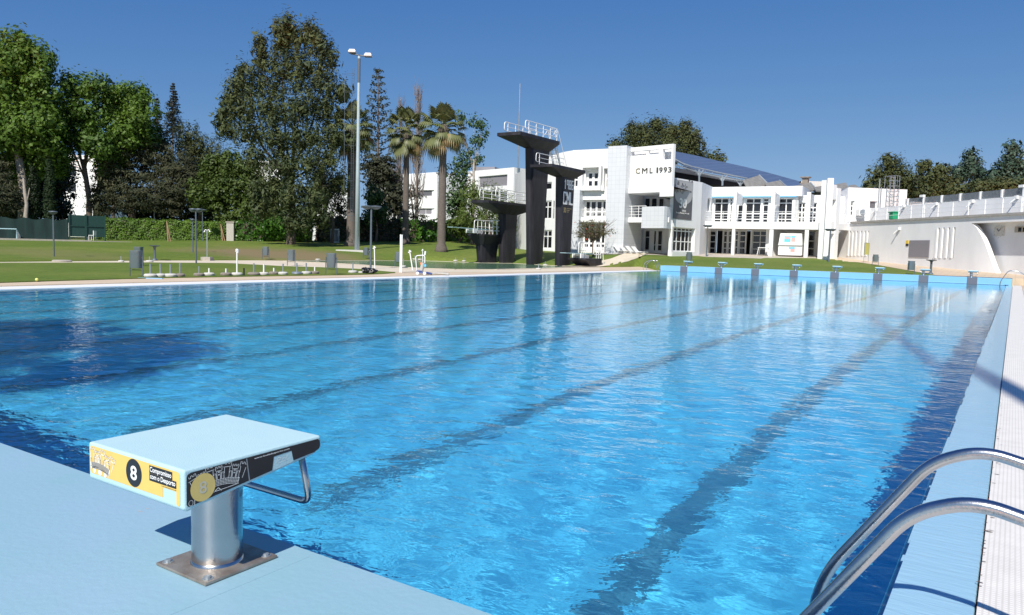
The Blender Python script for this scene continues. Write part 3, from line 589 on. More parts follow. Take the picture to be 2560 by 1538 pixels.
# right hand curved wall and portal with two piers
RW = Fr(2047, 70.5, 2058, 66.5); m_ = MB(); zp = 8.0
P1 = Fr(2057, 67.2, 2101, 69.2)
RW.box(m_, 0, RW.L, -.3, zp+.1, -.5, 0); bb(m_, 'end_wall', M['whitewall'])
m_ = MB(); P1.box(m_, 0, P1.sz(2066, 600)[0], -.3, zp, -.5, 0); a, b = P1.sz(2086, 600)[0], P1.sz(2095.5, 600)[0]; P1.box(m_, a, b, -.3, zp-.55, -.5, 0)
P1.box(m_, P1.sz(2066, 600)[0]+.002, a-.002, zp-1.6, zp-.3, -.48, -.05); P1.box(m_, P1.sz(2066, 600)[0]+.002, a-.002, zs0-.35, zs1+.1, -.48, -.06)
P1.box(m_, P1.sz(2066, 600)[0]+.002, P1.sz(2082, 480)[0], zs1+.12, zp-1.6, -3.5, -3.2)
bb(m_, 'portal', M['white'])
m_ = MB(); P1.box(m_, b+.01, P1.sz(2128, 565)[0], zs0+.05, zs1-.05, -5.5, -.1); bb(m_, 'link_slab', M['white']); rail(bld, P1, b+.05, P1.sz(2128, 565)[0], zs1-.05, .95, -.2, 4, 4, r=.02)
m_ = MB(); P1.box(m_, P1.sz(2066, 600)[0], P1.sz(2128, 600)[0], -.3, zs0, -6, -5.6); bb(m_, 'porch_wall', M['whitewall'])
# right wing block
Rb = Fr(2111, 71.0, 2257, 71.6); LS = Fr(2058, 75.5, 2111, 71.0); m_ = MB(); zr = Rb.sz(2190, 471.3)[1]
h1 = Rb.rect(2127, 502, 2135.5, 540); h2 = Rb.rect(2174.5, 503, 2192, 522)
wall(m_, Rb, 0, Rb.L, .5, zr, [h1, h2], d=.3); wall(m_, LS, 0, LS.L, .5, zr+.0, [], d=.3)
m_.add([Rb.w(0, 0, zr), Rb.w(Rb.L, 0, zr), Rb.w(Rb.L, -12, zr), Rb.w(0, -12, zr)], [(0, 1, 2, 3)]); m_.add([Rb.w(Rb.L, 0, 1), Rb.w(Rb.L, -12, 1), Rb.w(Rb.L, -12, zr), Rb.w(Rb.L, 0, zr)], [(0, 1, 2, 3)])
Rb.box(m_, Rb.L+.01, Rb.L+3.2, 2, Rb.sz(2275, 503)[1], -4, -.5)
bb(m_, 'right_wing_wall', M['white']); window(bld, Rb, h1, 1, 3, d=.2, fw=.1); window(bld, Rb, h2, 1, 1, d=.2, fw=.06, glass=M['glass2'])
mm = MB(); a = LS.L
for k in (.52, .80): LS.box(mm, a*k, a*k+.3, zs1, zr-.8, .01, .7)
bb(mm, 'fin_wall', M['white'])
# ================= roof: solar panels, struts, tilted panels, dark box for the shaded gap
def quadsheet(mb, P, th=.12, m=0, nx=8):
    (a, b, c, d) = P; top = []; 
    for i in range(nx+1):
        t_ = i/nx; top += [lerp(Vector(a), Vector(b), t_), lerp(Vector(d), Vector(c), t_)]
    k = len(top); v = top+[p-Vector((0, 0, th)) for p in top]
    f = [(2*i, 2*i+1, 2*i+3, 2*i+2) for i in range(nx)]+[(k+2*i, k+2*i+2, k+2*i+3, k+2*i+1) for i in range(nx)]
    f += [(2*i, 2*i+2, k+2*i+2, k+2*i) for i in range(nx)]+[(2*i+1, k+2*i+1, k+2*i+3, 2*i+3) for i in range(nx)]+[(0, k, k+1, 1), (2*nx, 2*nx+1, k+2*nx+1, k+2*nx)]
    mb.add(v, f, m)
def W3(u, v, Z): p = at(u, v, Z); return Vector(p)
sol = MB()
lowr = [(1640, 372, 77), (1664, 388, 77), (1700, 406, 77.5), (1734, 421.5, 78), (1800, 433, 78.5), (1862, 444, 79), (1905, 466, 79), (1960, 470, 79)]
upr = [(1640, 368, 78), (1657, 372.5, 84), (1690, 379, 88), (1735, 388, 89), (1805, 404.5, 90), (1862, 417, 90), (1918, 431, 90), (1994, 452, 90), ]
L_ = [W3(*p) for p in lowr]; U_ = [W3(*p) for p in upr]
v = L_+U_; n = len(L_); sol.add(v+[p-Vector((0, 0, .15)) for p in v], [(i, i+1, n+i+1, n+i) for i in range(n-1)]+[(2*n+i, 2*n+n+i, 2*n+n+i+1, 2*n+i+1) for i in range(n-1)]+[(i, 2*n+i, 2*n+i+1, i+1) for i in range(n-1)])
sol.add([W3(1994, 452, 90), W3(1960, 470, 79), W3(2004, 464, 79), W3(2006, 458, 90)], [(0, 1, 2, 3)])
so_ = bb(sol, 'solar_roof', M['solar'])
m_ = MB()
for (u, v0, v1, Z) in [(1748, 424, 458, 76), (1806, 438, 464, 76.5), (1851, 448, 466, 77)]:
    m_.tube([W3(u, v0, Z), W3(u, v1, Z)], .10, 6)
    for du in (-11, 11): m_.tube([W3(u, v0+16, Z), W3(u+du, v0+1, Z)], .07, 5)
m_.tube([W3(1688, 412, 76), W3(1748, 432, 76), W3(1806, 444, 76.5), W3(1870, 455, 77)], .07, 5)
m_.tube([W3(1688, 401, 76), W3(1728, 416, 76), W3(1800, 432, 76.5), W3(1868, 446, 77)], .06, 6)
m_.tube([W3(1630, 366, 73), W3(1712, 412, 73.5)], .08, 6)
bb(m_, 'roof_struts', M['galv'])
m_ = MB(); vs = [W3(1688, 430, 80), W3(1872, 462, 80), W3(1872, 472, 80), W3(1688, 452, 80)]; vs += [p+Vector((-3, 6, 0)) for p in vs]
m_.add(vs, [(0, 1, 2, 3), (4, 7, 6, 5), (0, 4, 5, 1), (3, 2, 6, 7)]); bb(m_, 'dark_roof_gap', M['dark'])  # near-black box standing in for the shaded gap under the panels
m_ = MB(); vs = [W3(1688, 419, 80.2), W3(1872, 452, 80.2), W3(1872, 462, 80.2), W3(1688, 431, 80.2)]; vs += [p+Vector((-3, 6, 0)) for p in vs]
m_.add(vs, [(0, 1, 2, 3), (4, 7, 6, 5), (0, 4, 5, 1), (3, 2, 6, 7)]); bb(m_, 'roof_band', M['whitewall'])
panels = [[(1857, 451, 76), (1898, 438, 79), (1926, 466, 77.5), (1866, 466.5, 75.5)], [(1912, 458, 77), (1949, 451, 79.5), (1966, 467, 78), (1916, 467, 76)], [(1985, 465, 76), (2026, 457, 78), (2046, 479, 76.5), (2000, 470, 75.5)], [(2034, 468, 76), (2060, 464, 78), (2066, 478, 76), (2040, 477, 75)], [(2064, 466, 76), (2115, 456, 79), (2120, 468, 76.5), (2070, 477, 74.5)], [(2122, 463, 76), (2138, 461.5, 78), (2148, 468.5, 76), (2120, 469, 74.5)]]
for P in panels:
    m_ = MB(); quadsheet(m_, [W3(*p) for p in P], nx=2); bb(m_, 'tilted_panel', M['roofmetal'])
m_ = MB()
for (a, b) in [((1898, 438, 79), (1927, 467, 77.4)), ((1949, 451, 79.4), (1968, 468, 77.9)), ((2026, 457, 77.9), (2047, 480, 76.4)), ((1901, 452, 78), (1891, 467, 78)), ((2024, 468, 77), (2016, 480, 77)), ((2057, 464, 77), (2070, 477, 76))]: m_.tube([W3(*a), W3(*b)], .09, 5)
bb(m_, 'panel_frame', M['galv'])
m_ = MB(); c0 = W3(2014, 452, 84); c0.z -= 1
m_.box(c0.x-.5, c0.x+.5, c0.y-.5, c0.y+.5, c0.z-.6, c0.z+.75); m_.box(c0.x-.3, c0.x+.3, c0.y-.3, c0.y+.3, c0.z+.751, c0.z+1.3); m_.box(c0.x-.5, c0.x+.5, c0.y-.5, c0.y+.5, c0.z+1.301, c0.z+1.42)
bb(m_, 'chimney', M['concb'])
m_ = MB(); vs = [W3(2003, 452.5, 86), W3(2067, 454, 86), W3(2067, 468, 86), W3(2003, 466, 86)]; vs += [p+Vector((-2, 4, 0)) for p in vs]; m_.add(vs, [(0, 1, 2, 3), (4, 7, 6, 5), (0, 4, 5, 1), (3, 2, 6, 7), (1, 5, 6, 2)]); bb(m_, 'roof_wall', M['concw'])
# ================= long wall beside the pool, walkway above it, upper wall and fence
lw = thing('long_wall', col(2350, 57)+Vector((0, 0, .5)), label='long white boundary wall with tall slots, walkway and a scooped recess beside the pool', cat='wall')
def lb(mb, name, mat, **k): return mb.build(name, mat, lw, org=lw.location, **k)
A_ = Fr(2078, 73.0, 2560, 49.0); sE = A_.sz(2900, 690)[0]; zw = A_.sz(2350, 547.5)[1]
uS = 2481; sS = A_.sz(2481, 684)[0]; sT = A_.sz(2428, 560)[0]
slots = [A_.rect(2338.5, 570, 2346.5, 646), A_.rect(2350.5, 569.5, 2359, 646), A_.rect(2363.5, 569, 2372.5, 646), A_.rect(2377, 568.5, 2386, 646)]
sl2 = [A_.rect(u, 577.5, u+6.5, 640) for u in (2099, 2111.5, 2119, 2127.5, 2136.5, 2146.5, 2155.5, 2164.5)][:8]
wl = MB(); s_r = A_.sz(2425, 600)[0]
wall(wl, A_, 0, s_r, -.5, zw, slots+sl2[2:], d=.45)
# scooped piece: curved edge from the top (2428, 560) to the foot (2481, 684)
edge = [(2430, 559), (2440, 568), (2450, 586), (2458, 605), (2465, 628), (2471, 650), (2477, 672), (2482, 686)]
ep = [A_.sz(u, v) for u, v in edge]
poly = [(s_r, -.5), (ep[-1][0]+.02, -.5)]+list(reversed(ep))+[(s_r, ep[0][1]+.02)]
k = len(poly)
bend = lambda s: -.30*max(0, (s-s_r)/(ep[-1][0]-s_r))**2
sc_ = MB(); ss = [lerp(s_r, ep[-1][0], i/16) for i in range(17)]; vs = []
for a in ss:
    zt__ = ep[0][1] if a <= ep[0][0] else interp(a, sorted(ep))
    vs += [A_.w(a, bend(a), lerp(-.5, zt__, j/6)) for j in range(7)]
for a in ss:
    zt__ = ep[0][1] if a <= ep[0][0] else interp(a, sorted(ep))
    vs += [A_.w(a, bend(a)-.35, lerp(-.5, zt__, j/6)) for j in range(7)]
K_ = 17*7; sc_.add(vs, [(i*7+j, i*7+j+1, i*7+8+j, i*7+7+j) for i in range(16) for j in range(6)]+[(K_+i*7+j, K_+i*7+7+j, K_+i*7+8+j, K_+i*7+j+1) for i in range(16) for j in range(6)]+[(i*7+6, K_+i*7+6, K_+i*7+13, i*7+13) for i in range(16)])
lb(sc_, 'scooped_wing', M['whitewall'], smooth='auto')
wl.add([A_.w(s_r, 0, ep[0][1]+.02), A_.w(sE, 0, ep[0][1]+.02), A_.w(sE, 0, zw), A_.w(s_r, 0, zw), A_.w(s_r, -3, ep[0][1]+.02), A_.w(sE, -3, ep[0][1]+.02)], [(0, 1, 2, 3), (0, 4, 5, 1)])
A_.box(wl, s_r-4, sE, -.5, zw-.3, -1.4, -.9)
lb(wl, 'wall', M['whitewall'])
for r in slots+sl2[2:]:
    m_ = MB(); a, b, c, e = r; w_ = abs(b-a); lo_s = min(a, b); A_.box(m_, lo_s+.01, lo_s+w_*.55, c+.01, e-.01, -.4, .05); lb(m_, 'fin', M['white'])
    m_ = MB(); A_.box(m_, min(a, b), max(a, b), c, e, -.5, -.455); lb(m_, 'slot_glass', M['glass'])
m_ = MB(); A_.box(m_, A_.sz(2128, 560)[0], sE, zw+.003, zw+.16, -5, .12); lb(m_, 'walkway_slab', pm('walkway_edge', (.40, .38, .35), .85, var=.3, vscale=3))
m_ = MB(); zk = zw+.16; s0_ = A_.sz(2160, 560)[0]
for k in range(16):
    a = lerp(s0_, A_.sz(2600, 536)[0], k/12.0)
    if a < sE: m_.tube([A_.w(a, -.05, zk), A_.w(a, -.05, zk+1.0)], .04, 6)
for q in (.35, .68, 1.0): m_.tube([A_.w(s0_-2, -.05, zk+q), A_.w(sE, -.05, zk+q)], .017, 5)
lb(m_, 'walkway_railing', M['wpaint'])
Uw = Fr(2140, 73.0, 2560, 52.4); zu = Uw.sz(2430, 500)[1]; m_ = MB(); uE = Uw.sz(2900, 480)[0]; Uw.box(m_, 0, uE, zw+.17, zu, -.3, 0); lb(m_, 'upper_wall', M['whitewall'])
m_ = MB(); zfn = Uw.sz(2430, 481)[1]; sF = Uw.sz(2262, 500)[0]
us_ = [(2269, 0), (2308, 1), (2353, 0), (2399, 0), (2449, 0), (2503, 0), (2557, 1), (2620, 0)]
for u, tall in us_:
    a = Uw.sz(u, 500)[0]; Uw.box(m_, a-.07, a+.07, zu-(1.3 if tall else 0), zfn, -.16, .03)
    if tall: Uw.box(m_, a-.35, a+.1, zfn, zfn+.18, -.1, .12)
lb(m_, 'fence_posts', M['wpaint'])
m_ = MB()
for k in range(9): z = lerp(zu+.05, zfn-.05, k/8); m_.tube([Uw.w(sF, -.07, z), Uw.w(uE, -.07, z)], .02, 4)
for k in range(170): a = lerp(sF, uE, k/169); m_.tube([Uw.w(a, -.085, zu+.05), Uw.w(a, -.085, zfn-.05)], .015, 4, cap=False)
lb(m_, 'mesh_fence', M['galv'])
for (u, v, fr_) in [(2095-1, 0, None)][:0]: pass
def wall_lamp(fr, u, v):
    a, z = fr.sz(u, v); m_ = MB(); fr.box(m_, a-.09, a+.11, z-.1, z+.12, .01, .2); m_.tube([fr.w(a, .12, z-.05), fr.w(a-.35, .3, z-.42)], .06, 6); lb(m_, 'wall_spout', M['white'])
for q in [(2192, 524), (2262, 515.5), (2343, 510), (2434, 503.5), (2545, 493.5)]: wall_lamp(Uw, *q)
wall_lamp(A_, 2250, 572)
m_ = MB(); a, b, c, e = A_.rect(2273.5, 601, 2324, 643.5); A_.box(m_, a, b, c, e, .01, .05); lb(m_, 'grey_board', M['board'])
ys = thing('wall_sign', Vector(A_.w(A_.sz(2269, 607)[0], .03, A_.sz(2269, 607)[1])), label='small yellow and black sign left of the grey wall board', cat='sign')
m_ = MB(); a, b, c, e = A_.rect(2266, 601, 2272, 609.5); A_.box(m_, a, b, c, e, .01, .04); m_.build('sign_plate', pm('sign_yellow', (.75, .52, .02), .5), ys, org=ys.location)
m_ = MB(); a, b, c, e = A_.rect(2265.5, 609.5, 2271.5, 615); A_.box(m_, a, b, c, e, .01, .045); m_.build('sign_base', M['blackv'], ys, org=ys.location)
Rc = Fr(2425, 59.2, 2560, 52.0)
def onR(u, v): return Rc.sz(u, v)
ck = thing('wall_clock', Vector(A_.w(A_.sz(2499, 578, -0.900)[0], -0.860, A_.sz(2499, 578, -0.900)[1])), label='square white wall clock high in the scooped recess of the long wall', cat='clock')
a, b, c, e = A_.rect(2488, 567, 2511.5, 590, -0.900); m_ = MB(); A_.box(m_, a, b, c, e, -0.890, -0.820); m_.build('clock_face', M['concw'], ck, org=ck.location)
m_ = MB(); mx, mz = (a+b)/2, (c+e)/2
for d_, l_ in ((.8, .32), (2.3, .26)): m_.tube([A_.w(mx, -0.800, mz), A_.w(mx+math.cos(d_)*l_, -0.800, mz+math.sin(d_)*l_)], .02, 4)
for k in range(12): q = k*math.pi/6; A_.box(m_, mx+math.cos(q)*.42-.015, mx+math.cos(q)*.42+.015, mz+math.sin(q)*.42-.015, mz+math.sin(q)*.42+.015, -0.818, -0.805)
m_.build('clock_hands', M['blackv'], ck, org=ck.location)
m_ = MB(); a, b, c, e = A_.rect(2540, 566, 2575, 581, -0.900); A_.box(m_, a, b, c, e, -0.890, -0.800); lb(m_, 'window_surround', M['conc'])
for (u0, u1) in ((2546, 2553.5), (2557.5, 2566)):
    m_ = MB(); a, b, c, e = A_.rect(u0, 569, u1, 579.5, -0.800); A_.box(m_, a, b, c, e, -0.795, -0.785); lb(m_, 'window', M['glass'])
# things along the wing and walkway
ld = thing('cage_ladder', Vector(Rb.w(Rb.sz(2228, 520)[0], .1, 4.4)), label='galvanised caged ladder on the white wing roof edge', cat='ladder')
a, b, c, e = Rb.rect(2218, 474, 2236, 520); m_ = MB(); zc0 = Rb.sz(2222, 441)[1]
for x in (a+.15, b-.15): m_.tube([Rb.w(x, .15, c-.3), Rb.w(x, .15, zc0)], .035, 6)
for k in range(12): z = lerp(c-.2, zc0-.1, k/11); m_.tube([Rb.w(a+.15, .15, z), Rb.w(b-.15, .15, z)], .02, 5)
m_.build('ladder', M['galv'], ld, org=ld.location)
m_ = MB()
for z in [lerp(c+.1, zc0, k/6) for k in range(7)]:
    m_.tube([Rb.w(lerp(a, b, .5)+.55*math.cos(t_), .15+.7*math.sin(t_), z) for t_ in [i*math.pi/8 for i in range(9)]], .018, 4)
for t_ in [.5, 1.1, 1.57, 2.1, 2.7]: m_.tube([Rb.w(lerp(a, b, .5)+.55*math.cos(t_), .15+.7*math.sin(t_), c+.1), Rb.w(lerp(a, b, .5)+.55*math.cos(t_), .15+.7*math.sin(t_), zc0)], .014, 4)
zq = Rb.sz(2212, 469)[1]
for x in (a-.15, a-.7, a-.9): m_.tube([Rb.w(x, .1, c-.5), Rb.w(x, .1, zq+(.8 if x < a-.8 else 0))], .05, 5)
for x0 in (a-.15,): m_.tube([Rb.w(x0-.0, -.3, zq), Rb.w(x0, -.3, zc0), Rb.w(b, -.3, zc0), Rb.w(b, -.3, zq)], .025, 5)
m_.build('safety_cage', M['galv'], ld, org=ld.location)
ac = thing('air_conditioner', Vector(Rb.w(Rb.sz(2146, 532)[0], .3, Rb.sz(2146, 540)[1])), label='white air conditioning unit on brackets below the small wing window', cat='air conditioner')
a, b, c, e = Rb.rect(2138, 524, 2155, 540); m_ = MB(); Rb.box(m_, a, b, c, e, .15, .65); m_.build('casing', M['wpvc'], ac, org=ac.location)
m_ = MB(); m_.lathe([(0.0, 0), (.24, 0), (.24, .02)], n=16); g_ = MB(); q = (a+b)/2+.05; zc_ = (c+e)/2
g_.add([Rb.w(q+.3*math.cos(t_), .66, zc_+.3*math.sin(t_)) for t_ in [i*math.pi/8 for i in range(16)]]+[Rb.w(q+.3*math.cos(t_), .655, zc_+.3*math.sin(t_)) for t_ in [i*math.pi/8 for i in range(16)]], [tuple(range(16))]); g_.build('fan_grille', M['galv'], ac, org=ac.location)
bn_ = thing('green_bin', Vector(A_.w(A_.sz(2238, 545)[0], -1.0, zk)), label='green plastic wheelie bin standing on the walkway behind the railing', cat='wheelie bin')
m_ = MB(); p0 = bn_.location; a = A_.sz(2230, 540, -1)[0]; b = a+.62; hb_ = A_.sz(2238, 529, -1)[1]
A_.box(m_, a, b, zk+.08, hb_-.12, -1.2, -.7); m_.build('bin_body', M['green'], bn_, org=p0, bevel=.05)
m_ = MB(); A_.box(m_, a-.04, b+.04, hb_-.11, hb_, -1.25, -.62); m_.build('bin_lid', M['green'], bn_, org=p0, bevel=.05)
m_ = MB()
for x in (a+.12, b-.12): m_.tube([A_.w(x-.04, -1.22, zk+.1), A_.w(x+.04, -1.22, zk+.1)], .1, 10)
m_.build('wheel', M['blackv'], bn_, org=p0)
# ------------------------------------------------------------------ diving towers (all stand on the rim of the diving pool, facing -Y)
def tower(label, uc, vb, topz, plat, colw, cold0, cold1, wedge, name='diving_tower', flare=3.0):
    # plat: x0, x1 relative to the column centre, y0 (front), y1 (back)
    b = G(uc, vb); t_ = thing(name, (b.x, b.y, .04), label=label, cat='diving tower', group='black concrete diving towers'); Zt = topz-.04
    x0, x1, y0, y1, th = plat; mb = MB()
    a0, a1 = -colw/2, colw/2; zc = Zt-th-wedge; zf = max(.5, zc-flare)
    # column: chamfered corner, flaring in depth towards the top
    def ring(z, d, w): return [(a0*w, -d, z), (a1*w, -d, z), (a1*w+.12, -d+.25, z), (a1*w+.12, d, z), (a0*w, d, z)]
    R_ = [(0, cold0, 1), (zf*.5, lerp(cold0, cold1, .35), 1), (zc, cold1, 1.15)]
    vs = [p for z, d, w in R_ for p in ring(z, d, w)]; k = 5
    mb.add(vs, [tuple(range(k-1, -1, -1)), tuple(range(2*k, 3*k))]+[(i*k+j, i*k+(j+1) % k, (i+1)*k+(j+1) % k, (i+1)*k+j) for i in range(2) for j in range(k)])
    mb.build('column', M['black'], t_)
    mb = MB(); d = cold1+.02; zb = zc+.003
    P = [(x0, y0), (x1, y0), (x1, y1), (x0, y1)]; Q = [(a0*1.15-.05, -d), (a1*1.15+.15, -d), (a1*1.15+.15, d), (a0*1.15-.05, d)]
    mb.add([(x, y, Zt) for x, y in P]+[(x, y, Zt-th) for x, y in P]+[(x, y, zb) for x, y in Q], [(0, 1, 2, 3), (11, 10, 9, 8)]+[(i, (i+1) % 4, 4+(i+1) % 4, 4+i) for i in range(4)]+[(4+i, 4+(i+1) % 4, 8+(i+1) % 4, 8+i) for i in range(4)])
    mb.build('platform', M['black'], t_)
    return t_, Zt
def trail(par, xs, y0, y1, z, h=.95, n=4, r=.03, slope=0):
    for x in xs:
        mb = MB(); P = arc([(x, y0+.35, z+.30), (x, y0, z+.32), (x, y0+.03, z+h), (x, y0+.5, z+h)], .22); P += [Vector((x, y1, z+h+slope))]
        mb.tube(P, r*1.1, 8); mb.tube([(x, y0+.35, z+.30), (x, y1, z+.30)], r, 6); mb.tube([(x, y0+.4, z+.62), (x, y1, z+.62)], r*.8, 6)
        for i in range(n): y = lerp(y0+.5, y1, i/(n-1)); mb.tube([(x, y, z-.01), (x, y, z+h+slope*(y-y0)/(y1-y0))], r, 6)
        mb.build('side_rail', M['wpaint'], par)
def tladder(par, x, y, z0, z1, lean, w=.3):
    mb = MB()
    for s_ in (-w, w):
        P = arc([(x+s_, y-.5, z1+.9), (x+s_, y, z1+1.0), (x+s_, y+lean, z0)], .25); mb.tube(P, .03, 6)
        mb.tube([(x+s_, y+.05, z1-.05), (x+s_, y+lean+.02, z0)], .05, 6)
        mb.tube(arc([(x+s_*1.4, y-.3, z1+.5), (x+s_*1.4, y+.3, z1+1.1), (x+s_*1.4, y+lean+.5, z0+.8)], .3), .022, 6)
    k = int((z1-z0)/.3)
    for i in range(k): f = i/k; mb.tube([(x-w, y+lean*(1-f), lerp(z0, z1, f)), (x+w, y+lean*(1-f), lerp(z0, z1, f))], .022, 5)
    return mb.build('ladder', M['wpaint'], par)
t10, z10 = tower('tallest black diving tower with a white railed top platform', 1334, 661, 10.02, (-1.05, 1.05, -4.1, 1.75, .24), .42, .78, 1.35, .62)
trail(t10, (-.95, .95), -3.3, 1.45, z10, n=5); tladder(t10, .3, 1.6, 7.4, z10, 1.5)
t75, z75 = tower('black diving tower lettered 1986 CML with a thin railed platform', 1404.5, 663.5, 7.55, (-.95, .95, -3.55, 1.6, .2), .42, .72, .95, .5)
trail(t75, (-.86,), -2.9, 1.3, z75, n=3, r=.024)
t5, z5 = tower('shorter black diving tower with double railings left of the tallest one', 1265, 657.5, 5.05, (-.85, .85, -3.9, 3.9, .2), .42, .72, .98, .75)
trail(t5, (-.78, .78), -2.9, 3.6, z5, n=6); tladder(t5, .1, 3.9, 1.4, z5, 1.2)
t3, z3 = tower('low black springboard tower at the left of the diving towers', 1215, 656.5, 2.4, (-.85, .85, -1.5, 2.2, .1), .55, .80, 1.05, .75)
trail(t3, (-.78, .75), -.7, 2.0, z3, h=1.15, n=5); tladder(t3, .1, 2.3, .6, z3, .6)
def springboard(par, x, y0, y1, z, label_part='springboard'):
    mb = MB(); n = 8; vs = []
    for i in range(n+1):
        y = lerp(y0, y1, i/n); th = lerp(.03, .06, min(1, i/4)); zz = z+.02*math.cos(i/n*2); vs += [(x-.25, y, zz), (x+.25, y, zz), (x+.25, y, zz-th), (x-.25, y, zz-th)]
    mb.add(vs, [(0, 1, 2, 3), tuple(n*4+k for k in (3, 2, 1, 0))]+[(i*4+j, i*4+(j+1) % 4, (i+1)*4+(j+1) % 4, (i+1)*4+j) for i in range(n) for j in range(4)])
    mb.build('springboard', M['bluetop'], par)
    mb = MB(); ym = lerp(y0, y1, .55); mb.tube([(x-.32, ym, z-.12), (x+.32, ym, z-.12)], .09, 10); mb.box(x-.38, x-.3, ym-.25, ym+.25, z-.36, z-.02); mb.box(x+.3, x+.38, ym-.25, ym+.25, z-.36, z-.02); mb.build('fulcrum', M['wpaint'], par)
    mb = MB(); mb.box(x-.35, x+.35, ym+.1, ym+1.1, z-.38, z-.14); mb.build('plinth', M['concw'], par)
springboard(t3, 0, -4.9, .2, z3+.42)
# low springboard stand at the right
b = G(1468, 665); lowb = thing('springboard_stand', (b.x, b.y, .05), label='low dark concrete springboard stand with white railing right of the lettered tower', cat='diving board')
mb = MB(); P = [(-.75, -1.7, .66), (.75, -1.7, .66), (.75, 1.0, .66), (-.75, 1.0, .66), (-.75, -1.7, .55), (.75, -1.7, .55), (.6, -.5, 0), (-.6, -.5, 0), (.75, 1.0, 0), (-.75, 1.0, 0)]
mb.add(P, [(0, 1, 2, 3), (4, 5, 1, 0), (7, 6, 5, 4), (6, 8, 2, 1, 5), (9, 7, 4, 0, 3), (3, 2, 8, 9), (9, 8, 6, 7)]); mb.box(-.7, .7, 1.01, 1.4, 0, .25); mb.build('concrete_base', M['black'], lowb)
trail(lowb, (-.66, .66), -.3, .95, .66, h=1.25, n=3); mb = MB(); mb.tube(arc([(.66, .95, 1.85), (.66, 1.3, 1.3), (.66, 1.5, .1)], .2), .03, 6); mb.build('hand_rail', M['wpaint'], lowb); springboard(lowb, 0, -3.9, .4, 1.04)
# lettering painted on the 7.5 m tower's side (faces +X)
def side_text(par, s, y0, y1, z0, z1, x, mat, name='painted_letters', bold=.03, flat=0, tilt=0):
    cu = bpy.data.curves.new('t', 'FONT'); cu.body = s; cu.extrude = .004; cu.offset = bold; o = bpy.data.objects.new('t', cu); S.collection.objects.link(o); bpy.context.view_layer.update()
    me = bpy.data.meshes.new_from_object(o.evaluated_get(bpy.context.evaluated_depsgraph_get())); bpy.data.objects.remove(o)
    xs = [v.co.x for v in me.vertices]; ys = [v.co.y for v in me.vertices]
    for v in me.vertices:
        p = (v.co.x-min(xs))/(max(xs)-min(xs)); q = (v.co.y-min(ys))/(max(ys)-min(ys)); z = lerp(z0, z1, q)
        v.co = Vector((x(z)+.006+v.co.z, lerp(y0, y1, p), z))
    me.materials.clear(); me.materials.append(mat); o = bpy.data.objects.new(name, me); S.collection.objects.link(o); o.parent = par; return o
fx = lambda z: .21*lerp(1, 1.15, min(1, max(0, (z-1.9)/4.91)))+.12
# blocky stencil letters built from strokes
def strokes(par, glyphs, y0, z0, w, h, gap, th, mat):
    G_ = {'1': [((.5, 0), (.5, 1)), ((.2, .85), (.5, 1))], '9': [((1, 0), (1, 1)), ((0, 1), (1, 1)), ((0, 1), (0, .5)), ((0, .5), (1, .5))], '8': [((0, 0), (0, 1)), ((1, 0), (1, 1)), ((0, 0), (1, 0)), ((0, .5), (1, .5)), ((0, 1), (1, 1))],
          '6': [((0, 0), (0, 1)), ((0, 1), (1, 1)), ((0, 0), (1, 0)), ((1, 0), (1, .5)), ((0, .5), (1, .5))], 'C': [((0, 0), (0, 1)), ((0, 1), (1, 1)), ((0, 0), (1, 0)), ((1, 1), (1, .8)), ((1, 0), (1, .2))], 'M': [((0, 0), (0, 1)), ((1, 0), (1, 1)), ((0, 1), (.5, .4)), ((1, 1), (.5, .4))], 'L': [((0, 0), (0, 1)), ((0, 0), (1, 0))]}
    for i, ch in enumerate(glyphs):
        mb = MB(); o_ = y0+i*(w+gap)
        for k, ((a, b), (c, d)) in enumerate(G_[ch]):
            p = Vector((o_+a*w, z0+b*h)); q = Vector((o_+c*w, z0+d*h)); u = (q-p).normalized(); n = Vector((-u.y, u.x))*th/2; e = u*th/2; x_ = .004+.002*k
            C4 = [p-e-n, q+e-n, q+e+n, p-e+n]; mb.add([(fx(c_.y)+x_, c_.x, c_.y) for c_ in C4]+[(fx(c_.y)+.001, c_.x, c_.y) for c_ in C4], [(0, 1, 2, 3), (0, 1, 5, 4), (1, 2, 6, 5), (2, 3, 7, 6), (3, 0, 4, 7)])
        mb.build('painted_letter', mat, par)
strokes(t75, '1986', -.58, 5.98, .22, .62, .15, .095, M['sticker']); strokes(t75, 'CML', -.66, 4.82, .36, .84, .17, .125, M['sticker'])
side_text(t75, '30', -.60, -.22, 4.12, 4.52, fx, M['gold'])
mb = MB()
for z, y in ((4.46, .6), (4.32, .35), (4.20, .2)): mb.box(fx(z)+.004, fx(z)+.01, -.12, y, z-.025, z+.025)
mb.build('gold_lines', M['gold'], t75)
# antenna mast behind the towers
p = gcol(1289, 110); an = thing('radio_mast', p, label='very thin radio mast rising behind the tallest diving tower', cat='mast')
topv = at(1291.5, 216, 110).z; mb = MB(); mb.tube([(0, 0, -1), (0, 0, topv-p.z-4)], .10, 6); mb.build('mast_pole', M['galv'], an); mb = MB(); mb.tube([(0, 0, topv-p.z-4), (0, 0, topv-p.z)], .05, 5); mb.build('mast_tip', M['galv'], an)

